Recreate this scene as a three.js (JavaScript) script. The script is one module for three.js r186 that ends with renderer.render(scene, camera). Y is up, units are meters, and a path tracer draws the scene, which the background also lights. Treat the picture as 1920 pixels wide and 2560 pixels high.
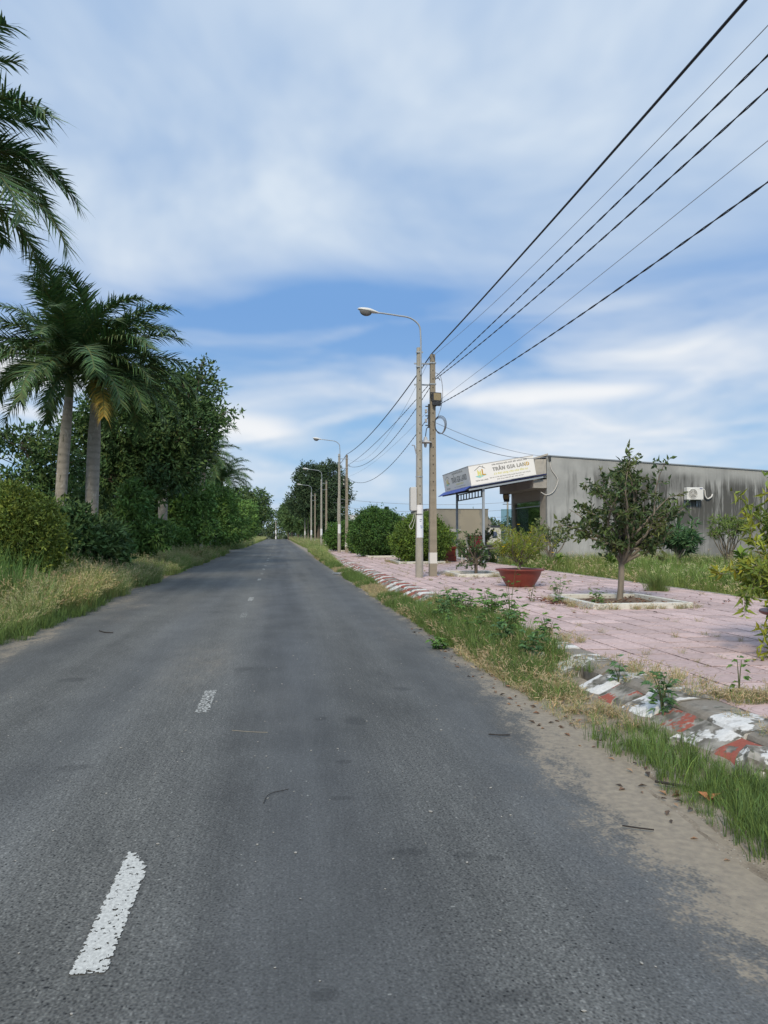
import * as THREE from 'three';
import { mergeGeometries } from 'three/addons/utils/BufferGeometryUtils.js';
import { RoundedBoxGeometry } from 'three/addons/geometries/RoundedBoxGeometry.js';

// ---------------------------------------------------------------- camera, sky, sun, exposure
const scene = new THREE.Scene();
const camera = new THREE.PerspectiveCamera(67.38, 768 / 1024, 0.05, 6000);
camera.position.set(0, 1.5, 0);
camera.rotation.order = 'YXZ';
camera.rotation.set(THREE.MathUtils.degToRad(1.64), THREE.MathUtils.degToRad(-7.77), 0);
const renderer = new THREE.WebGLRenderer({ antialias: true });
renderer.toneMapping = THREE.LinearToneMapping;
renderer.toneMappingExposure = 1.32;
renderer.shadowMap.enabled = true;

const sun = new THREE.DirectionalLight(0xfff0d6, 2.1);
sun.position.set(-34, 80, 70);
sun.target.position.set(0, 0, -25);
sun.castShadow = true; sun.shadow.radius = 20;
Object.assign(sun.shadow.camera, { left: -60, right: 60, top: 70, bottom: -70, near: 1, far: 320 });
sun.shadow.mapSize.set(2048, 2048);
scene.add(sun, sun.target);

// ---------------------------------------------------------------- noise
function rngOf(seed) { let a = seed >>> 0; return () => { a = (a + 0x6D2B79F5) | 0; let t = Math.imul(a ^ (a >>> 15), 1 | a); t = (t + Math.imul(t ^ (t >>> 7), 61 | t)) ^ t; return ((t ^ (t >>> 14)) >>> 0) / 4294967296; }; }
const PERM = new Uint8Array(512), GX = new Float32Array(256), GY = new Float32Array(256), RV = new Float32Array(256);
{ const r = rngOf(77); const p = [...Array(256).keys()]; for (let i = 255; i > 0; i--) { const j = (r() * (i + 1)) | 0; [p[i], p[j]] = [p[j], p[i]]; } for (let i = 0; i < 512; i++) PERM[i] = p[i & 255]; for (let i = 0; i < 256; i++) { const a = r() * 6.2832; GX[i] = Math.cos(a); GY[i] = Math.sin(a); RV[i] = r(); } }
const P1 = new Int32Array(512); for (let i = 0; i < 512; i++) P1[i] = PERM[i];
function noise(x, y) {                                   // gradient noise, about -0.7 .. 0.7
  let xi = x | 0; if (x < xi) xi--; let yi = y | 0; if (y < yi) yi--;
  const fx = x - xi, fy = y - yi, gx = fx - 1, gy = fy - 1, u = fx * fx * (3 - 2 * fx), v = fy * fy * (3 - 2 * fy); xi &= 255; yi &= 255;
  const A = P1[xi] + yi, Bb = P1[xi + 1] + yi, a = P1[A], b = P1[Bb], c = P1[(A + 1) & 511], d = P1[(Bb + 1) & 511];
  const n0 = GX[a] * fx + GY[a] * fy, n1 = GX[c] * fx + GY[c] * gy, m0 = n0 + (GX[b] * gx + GY[b] * fy - n0) * u, m1 = n1 + (GX[d] * gx + GY[d] * gy - n1) * u;
  return m0 + (m1 - m0) * v;
}
const cell = (x, y) => RV[PERM[(PERM[x & 255] + (y & 255)) & 511]];
function fbm(x, y, o = 4, g = 0.5) { let s = 0, a = 1, t = 0; for (let i = 0; i < o; i++) { s = s + a * noise(x, y); t += a; a *= g; x = x * 2.03 + 17.1; y = y * 2.03 - 9.7; } return s / t; }
const clamp = (v, a = 0, b = 1) => Math.min(b, Math.max(a, v));
const sstep = (a, b, v) => { const t = clamp((v - a) / (b - a)); return t * t * (3 - 2 * t); };
const lerp = (a, b, t) => a + (b - a) * t;
const mix3 = (a, b, t) => [lerp(a[0], b[0], t), lerp(a[1], b[1], t), lerp(a[2], b[2], t)];

// ---------------------------------------------------------------- sky: blue air with a high veil, open gaps and low streaks
{
  const W = 1792, H = 896, d = new Float32Array(W * H * 4), D = 180 / Math.PI;
  const gaps = [[1.5, 16.2, 12, 2.7, 0.07], [12, 13.6, 8, 1.5, 0.05], [-52, 17, 12, 3, -0.1], [48, 19, 12, 3, 0.1], [95, 15, 13, 3, 0], [-105, 18, 14, 3, 0.1], [150, 17, 15, 3, -0.1], [-160, 20, 13, 4, 0.1], [70, 38, 16, 5, 0], [-80, 42, 18, 5, 0], [175, 48, 20, 5, 0]];
  const banks = [[-4, 8.0, 6.5, 1.5, -0.13], [20, 10, 9, 1.0, 0.03], [-17, 11, 5, 2, 0], [-60, 8, 10, 2, 0], [60, 9, 12, 1.6, 0], [110, 8, 12, 2, 0], [-130, 9, 12, 2, 0], [165, 8, 14, 2, 0]];
  for (let j = 0; j < H; j++) {
    const el = ((j + 0.5) / H - 0.5) * Math.PI, e = el * D;
    for (let i = 0; i < W; i++) {
      const th = ((i + 0.5) / W - 0.5) * 2 * Math.PI, o = (j * W + i) * 4;
      if (e < -3) { d[o] = 0.2; d[o + 1] = 0.21; d[o + 2] = 0.19; d[o + 3] = 1; continue; }
      const dx = Math.cos(th) * Math.cos(el), dz = Math.sin(th) * Math.cos(el), dy = Math.max(Math.sin(el), 0);
      const az = Math.atan2(dx, -dz) * D, k = 1 / (dy + 0.10), px = dx * k, pz = dz * k;
      const wx = fbm(px * 0.7 + 3, pz * 0.7, 2), wy = fbm(px * 0.7 - 8, pz * 0.7 + 5, 2);
      const n = fbm(px * 0.85 + wx * 0.9, pz * 0.85 + wy * 0.9, 5, 0.55);
      const fine = fbm(px * 2.2 + wx * 1.6 + 9, pz * 1.5 + wy * 1.2, 5, 0.58);
      const str = fbm(az * 0.06 + wx * 0.9, e * 0.36 + wy * 1.5 + n * 0.8 + 20, 5, 0.58);
      let gap = 0; for (const [a, h, sa, sh, tl] of gaps) { let da = az - a; if (da > 180) da -= 360; if (da < -180) da += 360; const q = da / sa; if (q > 2.3 || q < -2.3) continue; const r = (e - h - tl * da + n * 3.2 + wx * 2.5) / sh; gap = Math.max(gap, Math.exp(-(q * q + r * r) * 0.8)); }
      let bank = 0; for (const [a, h, sa, sh, tl] of banks) { let da = az - a; if (da > 180) da -= 360; if (da < -180) da += 360; const q = da / sa; if (q > 1.7 || q < -1.7) continue; const r = (e - h - tl * da + str * 1.6) / sh; bank = Math.max(bank, Math.exp(-(q * q * q * q + r * r) * 0.9)); }
      const high = sstep(10, 23, e);
      const clear = mix3([0.33, 0.55, 0.80], [0.185, 0.365, 0.69], sstep(3, 17, e));
      let cover = lerp(0.46 + str * 1.5 + n * 0.35 + fine * 0.35, 0.80 + n * 0.6 + fine * 0.5, high);
      cover = Math.max(cover, bank * 1.05 + fine * 0.25 * bank);
      cover = clamp(cover - gap * (1.0 + fine * 1.1 + n * 0.5));
      cover = lerp(cover, 0.55 + str * 0.5, sstep(5, 0.5, e));
      const light = lerp(0.62 + str * 0.9 + bank * 0.35, 0.34 + n * 0.85 + fine * 0.7, high);
      let c = mix3([0.45, 0.575, 0.745], [0.74, 0.82, 0.905], clamp(light));
      if (high < 1) c = mix3(c, mix3([0.50, 0.60, 0.71], [0.86, 0.88, 0.91], clamp(light)), 1 - high);
      c = mix3(c, [0.56, 0.64, 0.72], sstep(4.5, 0.5, e) * 0.7);
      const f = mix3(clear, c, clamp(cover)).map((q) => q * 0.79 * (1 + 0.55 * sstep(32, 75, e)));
      d[o] = f[0]; d[o + 1] = f[1]; d[o + 2] = f[2]; d[o + 3] = 1;
    }
  }
  const t = new THREE.DataTexture(d, W, H, THREE.RGBAFormat, THREE.FloatType);
  t.mapping = THREE.EquirectangularReflectionMapping; t.magFilter = t.minFilter = THREE.LinearFilter; t.wrapS = THREE.RepeatWrapping; t.needsUpdate = true;
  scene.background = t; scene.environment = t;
}

// ---------------------------------------------------------------- helpers
const used = {};
function numbered(n) { if (used[n] === undefined) { used[n] = 0; return n; } used[n]++; return n + '_' + String(used[n]).padStart(3, '0'); }
const V = (x, y, z) => new THREE.Vector3(x, y, z);
const toS = (v) => Math.round(255 * clamp(v <= 0.0031308 ? v * 12.92 : 1.055 * Math.pow(v, 1 / 2.4) - 0.055));
function tex(w, h, fn, srgb = true, wrap = true) {       // fn(i/w, j/h) -> linear rgb(a)
  const d = new Uint8Array(w * h * 4);
  for (let j = 0; j < h; j++) for (let i = 0; i < w; i++) { const c = fn((i + 0.5) / w, (j + 0.5) / h), o = (j * w + i) * 4; if (srgb) { d[o] = toS(c[0]); d[o + 1] = toS(c[1]); d[o + 2] = toS(c[2]); } else { d[o] = 255 * clamp(c[0]); d[o + 1] = 255 * clamp(c[1]); d[o + 2] = 255 * clamp(c[2]); } d[o + 3] = c.length > 3 ? 255 * clamp(c[3]) : 255; }
  const t = new THREE.DataTexture(d, w, h, THREE.RGBAFormat);
  t.colorSpace = srgb ? THREE.SRGBColorSpace : THREE.NoColorSpace; t.magFilter = THREE.LinearFilter; t.minFilter = THREE.LinearMipmapLinearFilter; t.generateMipmaps = true;
  t.wrapS = t.wrapT = wrap ? THREE.MirroredRepeatWrapping : THREE.ClampToEdgeWrapping; t.needsUpdate = true; return t;
}
const lin = (r, g, b) => new THREE.Color().setRGB(r, g, b);
function mat(c, roughness = 0.85, o = {}) { return new THREE.MeshStandardMaterial({ color: c ? lin(...c) : 0xffffff, roughness, metalness: 0, ...o }); }
function uvm(g, s = 1) {                                 // uv in metres from the main direction of each normal
  const p = g.attributes.position, n = g.attributes.normal, u = new Float32Array(p.count * 2);
  for (let i = 0; i < p.count; i++) { const ax = Math.abs(n.getX(i)), ay = Math.abs(n.getY(i)), az = Math.abs(n.getZ(i)); const q = ay >= ax && ay >= az ? [p.getX(i), p.getZ(i)] : ax >= az ? [p.getZ(i), p.getY(i)] : [p.getX(i), p.getY(i)]; u[2 * i] = q[0] * s; u[2 * i + 1] = q[1] * s; }
  g.setAttribute('uv', new THREE.BufferAttribute(u, 2)); return g;
}
function place(g, x, y, z, rx = 0, ry = 0, rz = 0) { const m = new THREE.Matrix4().makeRotationFromEuler(new THREE.Euler(rx, ry, rz, 'YXZ')); m.setPosition(x, y, z); return g.applyMatrix4(m); }
function boxG(w, h, d, x = 0, y = 0, z = 0, o = {}) { let g = o.bev ? new RoundedBoxGeometry(w, h, d, 2, o.bev) : new THREE.BoxGeometry(w, h, d); if (g.index) g = g.toNonIndexed(); uvm(g); return place(g, x, y, z, o.rx, o.ry, o.rz); }
function cylG(r0, r1, h, x = 0, y = 0, z = 0, seg = 16, o = {}) { const g = new THREE.CylinderGeometry(r1, r0, h, seg, 1).toNonIndexed(); return place(g, x, y, z, o.rx, o.ry, o.rz); }
function latheG(prof, seg = 24, x = 0, y = 0, z = 0) { return place(new THREE.LatheGeometry(prof.map(([r, h]) => new THREE.Vector2(r, h)), seg).toNonIndexed(), x, y, z); }
function tubeG(pts, r, seg = 6, cap = true) {
  const P = pts.map((p) => (p.isVector3 ? p : V(...p))), n = P.length, R = (i) => (Array.isArray(r) ? r[i] : r);
  const pos = [], uv = [], rings = []; let N = null, L = 0;
  for (let i = 0; i < n; i++) {
    const t = P[Math.min(i + 1, n - 1)].clone().sub(P[Math.max(i - 1, 0)]).normalize();
    if (!N) { N = Math.abs(t.y) < 0.9 ? V(0, 1, 0) : V(1, 0, 0); }
    N = N.clone().sub(t.clone().multiplyScalar(N.dot(t))); if (N.lengthSq() < 1e-9) N = V(t.y, t.z, t.x); N.normalize();
    const Bn = t.clone().cross(N); if (i) L += P[i].distanceTo(P[i - 1]);
    const ring = []; for (let k = 0; k <= seg; k++) { const a = k / seg * 6.28318; ring.push([P[i].clone().addScaledVector(N, Math.cos(a) * R(i)).addScaledVector(Bn, Math.sin(a) * R(i)), k / seg * 6.283 * Math.max(R(0), 0.02), L]); } rings.push(ring);
  }
  const nor = []; const put = (v, c) => { pos.push(v[0].x, v[0].y, v[0].z); uv.push(v[1], v[2]); const q = v[0].clone().sub(c).normalize(); nor.push(q.x, q.y, q.z); };
  for (let i = 0; i + 1 < n; i++) for (let k = 0; k < seg; k++) { const a = rings[i][k], b = rings[i][k + 1], c = rings[i + 1][k], e = rings[i + 1][k + 1]; put(a, P[i]); put(b, P[i]); put(e, P[i + 1]); put(a, P[i]); put(e, P[i + 1]); put(c, P[i + 1]); }
  if (cap) for (const i of [0, n - 1]) { const t = P[i].clone().sub(P[i ? n - 2 : 1]).normalize(); for (let k = 0; k < seg; k++) { const a = rings[i][k], b = rings[i][k + 1]; for (const q of i ? [[P[i], 0, 0], a, b] : [[P[i], 0, 0], b, a]) { pos.push(q[0].x, q[0].y, q[0].z); uv.push(q[1], q[2]); nor.push(t.x, t.y, t.z); } } }
  const g = new THREE.BufferGeometry(); g.setAttribute('position', new THREE.Float32BufferAttribute(pos, 3)); g.setAttribute('normal', new THREE.Float32BufferAttribute(nor, 3)); g.setAttribute('uv', new THREE.Float32BufferAttribute(uv, 2)); return g;
}
function curve(pts, n = 12) { return new THREE.CatmullRomCurve3(pts.map((p) => (p.isVector3 ? p : V(...p)))).getPoints(n); }
function clean(g) { if (g.index) g = g.toNonIndexed(); for (const k of Object.keys(g.attributes)) if (!['position', 'normal', 'uv'].includes(k)) g.deleteAttribute(k); if (!g.attributes.uv) uvm(g); return g; }
function obj(name, geos, m, parent = scene) {
  const list = Array.isArray(geos) ? geos : [geos];
  const g = list.length > 1 ? mergeGeometries(list.map(clean)) : list[0];
  const o = new THREE.Mesh(g, m); o.name = parent === scene ? numbered(name) : name; o.castShadow = o.receiveShadow = true; parent.add(o); return o;
}
function thing(name, label, category, [x, y, z] = [0, 0, 0], turn = 0, group) { const o = new THREE.Group(); o.name = numbered(name); scene.add(o); o.position.set(x, y, z); o.rotation.y = turn; o.userData = { label, category }; if (group) o.userData.group = group; return o; }
function tag(o, label, category, group) { Object.assign(o.userData, { label, category }); if (group) o.userData.group = group; return o; }
function dup(root, [x, y, z], turn, label, group) { const r = root.clone(); r.name = numbered(root.name.replace(/_\d+$/, '')); scene.add(r); r.position.set(x, y, z); r.rotation.y = turn; r.userData = { ...root.userData, label }; if (group) r.userData.group = group; return r; }
function struct(o) { o.userData.kind = 'structure'; return o; }
function stuff(o, label, category) { o.userData.kind = 'stuff'; if (label) { o.userData.label = label; o.userData.category = category; } return o; }
// leaf and blade collector with a colour for each leaf
class Leaves {
  constructor() { this.p = []; this.c = []; this.t = 0; }
  tri(a, b, c, k) { this.p.push(a.x, a.y, a.z, b.x, b.y, b.z, c.x, c.y, c.z); for (let i = 0; i < 3; i++) this.c.push(k[0], k[1], k[2]); this.t++; }
  leaf(p, dir, side, len, wid, k, fold = 0.25, droop = 0.12) {   // a folded leaf: two halves either side of its midrib
    const up = side.clone().cross(dir).normalize(), m = p.clone().addScaledVector(dir, len * 0.45), T = p.clone().addScaledVector(dir, len).addScaledVector(up, -len * droop);
    const L = m.clone().addScaledVector(side, wid / 2).addScaledVector(up, wid * fold), R = m.clone().addScaledVector(side, -wid / 2).addScaledVector(up, wid * fold);
    k = k.map((q) => q * 1.75); this.tri(p, R, T, k); this.tri(p, T, L, k);
  }
  blade(pts, w, side, k) { k = k.map((q) => q * 1.5);                                       // a tapering strip
    const n = pts.length; let a = pts[0].clone().addScaledVector(side, w / 2), b = pts[0].clone().addScaledVector(side, -w / 2);
    for (let i = 1; i < n; i++) { if (i === n - 1) { this.tri(b, pts[i], a, k); break; } const ww = w * (1 - i / (n - 1) * 0.6) / 2, c = pts[i].clone().addScaledVector(side, ww), d = pts[i].clone().addScaledVector(side, -ww); this.tri(b, d, a, k); this.tri(a, d, c, k); a = c; b = d; }
  }
  geo() { const g = new THREE.BufferGeometry(); g.setAttribute('position', new THREE.Float32BufferAttribute(this.p, 3)); g.setAttribute('color', new THREE.Float32BufferAttribute(this.c, 3)); g.computeVertexNormals(); return g; }
}
const rvec = (r) => { const z = r() * 2 - 1, a = r() * 6.2832, s = Math.sqrt(1 - z * z); return V(s * Math.cos(a), z, s * Math.sin(a)); };
const leafMat = new THREE.MeshPhysicalMaterial({ vertexColors: true, roughness: 0.62, side: THREE.DoubleSide, transmission: 0.22, thickness: 0, specularIntensity: 0.5 });
const farLeafMat = new THREE.MeshStandardMaterial({ vertexColors: true, roughness: 0.8, side: THREE.DoubleSide });
const grassMat = new THREE.MeshStandardMaterial({ vertexColors: true, roughness: 0.85, side: THREE.DoubleSide });
const tint = (r, c, v = 0.25) => { const q = 1 + (r() * 2 - 1) * v, h = (r() * 2 - 1) * v * 0.35; return [c[0] * q * (1 + h), c[1] * q, c[2] * q * (1 - h)]; };
// ---------------------------------------------------------------- ground sheet
{
  const g = new THREE.PlaneGeometry(5000, 5000, 1, 1).rotateX(-Math.PI / 2); place(g, 0, -0.03, -800); uvm(g, 1 / 9);
  const t = tex(512, 512, (u, v) => { const n = fbm(u * 14, v * 14, 5), m = fbm(u * 60 + 5, v * 60, 3); const a = mix3([0.060, 0.075, 0.028], [0.13, 0.115, 0.06], sstep(-0.2, 0.35, n)); return a.map((q) => q * (1 + m * 0.8)); });
  t.repeat.set(1, 1); struct(obj('ground', g, mat(null, 0.95, { map: t })));
}
// ---------------------------------------------------------------- road: asphalt in three sheets of falling detail, one world-fixed pattern
const XL = -4.2, XR = 2.95, XM = -0.66;
function sandEdge(z) { const d = -z; return lerp(1.62, 2.2, sstep(1.5, 11, d)) + fbm(z * 0.6, 3.3, 4) * 0.3 + 0.05; }
function sandAt(x, z) {                                   // 0 .. 1: blown sand and dust on the asphalt
  const e = sandEdge(z), g = fbm(x * 5, z * 3, 4, 0.6);
  let s = sstep(-0.4, 0.38, (x - e) + g * 0.5);
  const l = sstep(-2.6, -3.7, x + fbm(x * 0.8, z * 0.25, 4) * 2.6) * sstep(-5, -8, z) * sstep(-30, -13, z);
  s = Math.max(s, l * (0.62 + g * 0.9));
  s = Math.max(s, sstep(0.02, 0.38, fbm(x * 0.9 + 4, z * 0.16 + 8, 4)) * 0.42 * (0.6 + g));
  return clamp(s);
}
const spots = [[0.62, -3.62, 0.10, 0.05], [0.86, -3.55, 0.07, 0.04], [0.99, -3.5, 0.05, 0.04], [0.36, -4.4, 0.06, 0.04], [0.42, -5.1, 0.06, 0.05], [0.15, -2.55, 0.05, 0.04], [0.75, -2.45, 0.08, 0.05], [0.35, -6.3, 0.06, 0.06], [-1.3, -5.2, 0.12, 0.09], [1.2, -7.4, 0.1, 0.1], [-2.1, -8.3, 0.16, 0.13]];
function asphalt(x, z, detail) {
  const big = fbm(x * 0.45 + 2, z * 0.12, 4), mid = fbm(x * 1.9, z * 1.3 + 5, 4);
  const track = Math.exp(-Math.pow((x - 0.15) / 0.55, 2)) + 0.8 * Math.exp(-Math.pow((x - 1.55) / 0.45, 2)) + 0.45 * Math.exp(-Math.pow((x + 1.5) / 0.4, 2)) + 0.45 * Math.exp(-Math.pow((x + 2.9) / 0.4, 2));
  let v = 0.097 * (1 + big * 0.55 + mid * 0.35 + fbm(x * 2.6 + 30, z * 0.09, 3) * 0.5 - 0.26 * track);
  let c = mix3([v * 1.07, v * 1.07, v * 0.97], [v * 0.98, v * 1.04, v * 1.08], clamp(track * (0.7 + big)));
  if (detail > 0) {
    const sx = x * 140, sz = z * 140, q = noise(sx * 0.75, sz * 0.75), h = cell(Math.floor(sx), Math.floor(sz));
    const rough = 0.9 - 0.62 * clamp(track * 0.85);
    let m = 1 + detail * rough * (q * 1.2 + (h - 0.5) * 1.1);
    if (h > 0.985) m += detail * 0.9 * rough; if (h < 0.03) m -= 0.45 * detail * rough;
    c = c.map((k) => k * m);
    const cx = Math.floor(x * 9), cz = Math.floor(z * 9), hc = cell(cx + 31, cz + 57);
    if (hc > 0.94) { const ox = (cell(cx, cz) * 0.6 + 0.2), oz = (cell(cx + 9, cz + 3) * 0.6 + 0.2), rr = 0.012 + 0.06 * cell(cx + 70, cz) * cell(cx + 12, cz + 40); const dd = Math.hypot((x * 9 - cx - ox) * 1, (z * 9 - cz - oz) * 0.8) + noise(x * 120, z * 120) * 0.06; if (dd < rr) c = mix3(c, [0.36, 0.36, 0.33], 0.75); }
  }
  const st = fbm(x * 1.1 + 40, z * 0.9, 3); if (st > 0.34) c = c.map((k) => k * lerp(1, 0.72, sstep(0.34, 0.40, st)));
  for (const [ox, oz, rx, rz] of spots) { const q = Math.hypot((x - ox) / rx, (z - oz) / rz) + noise(x * 14, z * 9) * 0.5; if (q < 1.15) c = c.map((k) => k * lerp(0.7, 1, sstep(0.6, 1.15, q))); }
  const s = sandAt(x, z); const sg = fbm(x * 22, z * 22, 3);
  return mix3(c, [0.27 * (1 + sg * 0.5), 0.228 * (1 + sg * 0.5), 0.17 * (1 + sg * 0.45)], clamp(s * 0.3 + 0.7 * sstep(0.3, 0.7, s + noise(x * 75, z * 75) * 0.55 + noise(x * 25, z * 25) * 0.35) * sstep(0.02, 0.2, s)));
}
const road = new THREE.Group(); road.name = numbered('road'); scene.add(road); struct(road);
{
  const sheet = (x0, x1, z0, z1, w, h, detail, bump) => {
    const g = new THREE.BufferGeometry(); g.setAttribute('position', new THREE.Float32BufferAttribute([x0, 0, z0, x1, 0, z0, x1, 0, z1, x0, 0, z0, x1, 0, z1, x0, 0, z1], 3));
    g.setAttribute('uv', new THREE.Float32BufferAttribute([0, 0, 1, 0, 1, 1, 0, 0, 1, 1, 0, 1], 2)); g.setAttribute('normal', new THREE.Float32BufferAttribute([0, 1, 0, 0, 1, 0, 0, 1, 0, 0, 1, 0, 0, 1, 0, 0, 1, 0], 3));
    const t = tex(w, h, (u, v) => asphalt(lerp(x0, x1, u), lerp(z0, z1, v), detail), true, false);
    const o = { map: t };
    if (bump) { o.bumpMap = tex(1024, 1024, (u, v) => { const x = u * 3, z = v * 3, q = noise(x * 105, z * 105) * 0.5 + noise(x * 210, z * 210) * 0.4; return [0.5 + q, 0.5 + q, 0.5 + q]; }, false, true); o.bumpMap.repeat.set((x1 - x0) / 3, Math.abs(z1 - z0) / 3); o.bumpScale = 0.003; }
    obj('asphalt', g, mat(null, 0.8, o), road);
  };
  sheet(XL, XR, 4, -1.6, 256, 256, 0.6, false);
  sheet(XL, XR, -1.6, -11, 1792, 1280, 1, true);
  sheet(XL, XR, -11, -42, 1024, 1024, 0.55, true);
  sheet(XL, XR, -42, -230, 256, 1024, 0.2, false);
}
// cross street
{
  const t = tex(256, 256, (u, v) => { const n = fbm(u * 9, v * 9, 5); return mix3([0.10, 0.105, 0.105], [0.20, 0.18, 0.15], sstep(-0.1, 0.4, n)); });
  struct(obj('side_street', [(() => { const g = new THREE.PlaneGeometry(60, 8).rotateX(-Math.PI / 2); place(g, 33, 0.004, -70); return uvm(g, 0.2); })(), (() => { const g = new THREE.PlaneGeometry(60, 8).rotateX(-Math.PI / 2); place(g, -34.2, 0.004, -70); return uvm(g, 0.2); })()], mat(null, 0.85, { map: t })));
}
// lane dashes: worn paint
{
  const dashTex = (wear, seed, point) => tex(96, 512, (u, v) => {
    const n = fbm(u * 5 + seed, v * 42 + seed, 5, 0.62), e = Math.min(u, 1 - u) * 2 + fbm(v * 22, seed, 3) * 0.5, ends = Math.min(v * 9, (1 - v) * 9) + noise(u * 6, seed) * 0.5;
    let a = n + 0.42 - wear + Math.min(0, e - 0.18) * 1.6 + Math.min(0, ends - 0.25) * 0.8; if (point) a -= clamp((v - 0.82) * 4 - (0.7 - u) * 1.2, 0, 2);
    const d = fbm(u * 10, v * 60, 3); return [0.50 + d * 0.35, 0.50 + d * 0.35, 0.465 + d * 0.32, a > 0.12 ? 1 : 0];
  }, true, false);
  const mats = [dashTex(0.13, 3, true), dashTex(0.32, 11, false), dashTex(0.42, 19, false)].map((t) => mat(null, 0.75, { map: t, alphaTest: 0.5 }));
  const zs = [[2.77, 1.02, 0], [6.62, 0.95, 1], [14.0, 0.9, 2], [17.5, 0.95, 1], [25.1, 1, 1], [28.8, 1, 2], [32.5, 1, 1], [36.2, 1, 1], [39.9, 1, 2], [43.6, 1, 1], [47.3, 1, 1], [51, 1, 2], [54.7, 1, 1], [58.4, 1, 2], [78, 1, 1], [82, 1, 2], [86, 1, 1], [90, 1, 1], [95, 1, 2], [100, 1, 1], [-1, 1, 1]];
  for (const [d, l, k] of zs) { const g = new THREE.PlaneGeometry(0.125, l).rotateX(-Math.PI / 2); place(g, XM + 0.02, 0.005, -d - l / 2); obj('lane_marking', g, mats[k], road); }
}
// sand shoulder: a low uneven bank between asphalt and kerb
const soilTex = tex(512, 512, (u, v) => { const n = fbm(u * 10, v * 10, 6, 0.6), f = noise(u * 190, v * 190), h = cell(Math.floor(u * 300), Math.floor(v * 300)); let c = mix3([0.145, 0.115, 0.08], [0.29, 0.245, 0.185], sstep(-0.34, 0.2, n)); c = c.map((k) => k * (1 + f * 0.35)); if (h > 0.992) c = [0.42, 0.4, 0.35]; if (h < 0.012) c = [0.05, 0.04, 0.03]; return c; });
function bankY(x, z) { const e = sandEdge(z) + 0.28, t = clamp((x - e) / Math.max(0.3, 2.95 - e)); return -0.012 + sstep(0, 0.25, t) * 0.018 + t * t * 0.055 + fbm(x * 2.5, z * 1.2, 4) * 0.03 * Math.min(1, t * 4) + 0.012 * Math.sin((x - e) * 26 + fbm(z * 0.6, 1, 2) * 4) * sstep(0.05, 0.2, t) * sstep(0.7, 0.4, t); }
{
  const nx = 44, nz = 340, pos = [], uv = [], idx = [];
  for (let j = 0; j <= nz; j++) { const z = 1.5 - Math.pow(j / nz, 1.9) * 66; for (let i = 0; i <= nx; i++) { const x = lerp(1.2, 3.0, i / nx); pos.push(x, bankY(x, z), z); uv.push(x / 1.7, z / 1.7); } }
  for (let j = 0; j < nz; j++) for (let i = 0; i < nx; i++) { const a = j * (nx + 1) + i, b = a + nx + 1; idx.push(a, a + 1, b + 1, a, b + 1, b); }
  const g = new THREE.BufferGeometry(); g.setAttribute('position', new THREE.Float32BufferAttribute(pos, 3)); g.setAttribute('uv', new THREE.Float32BufferAttribute(uv, 2)); g.setIndex(idx); g.computeVertexNormals();
  struct(obj('dirt_shoulder', g, mat(null, 0.95, { map: soilTex, bumpMap: soilTex, bumpScale: 0.012 })));
}
// left verge soil
{
  const nx = 20, nz = 120, pos = [], uv = [], idx = [];
  for (let j = 0; j <= nz; j++) { const z = 3 - j / nz * 68; for (let i = 0; i <= nx; i++) { const x = lerp(-12, -3.72 + fbm(z * 0.4, 9, 3) * 0.35, i / nx), t = 1 - i / nx; pos.push(x, -0.008 + Math.min(1, t * 8) * 0.05 + Math.min(1, t * 4) * (0.05 + fbm(x * 0.8, z * 0.8, 3) * 0.05), z); uv.push(x / 2, z / 2); } }
  for (let j = 0; j < nz; j++) for (let i = 0; i < nx; i++) { const a = j * (nx + 1) + i, b = a + nx + 1; idx.push(a, a + 1, b + 1, a, b + 1, b); }
  const g = new THREE.BufferGeometry(); g.setAttribute('position', new THREE.Float32BufferAttribute(pos, 3)); g.setAttribute('uv', new THREE.Float32BufferAttribute(uv, 2)); g.setIndex(idx); g.computeVertexNormals();
  struct(obj('verge_soil', g, mat([0.75, 0.72, 0.66], 0.95, { map: soilTex })));
}
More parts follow.
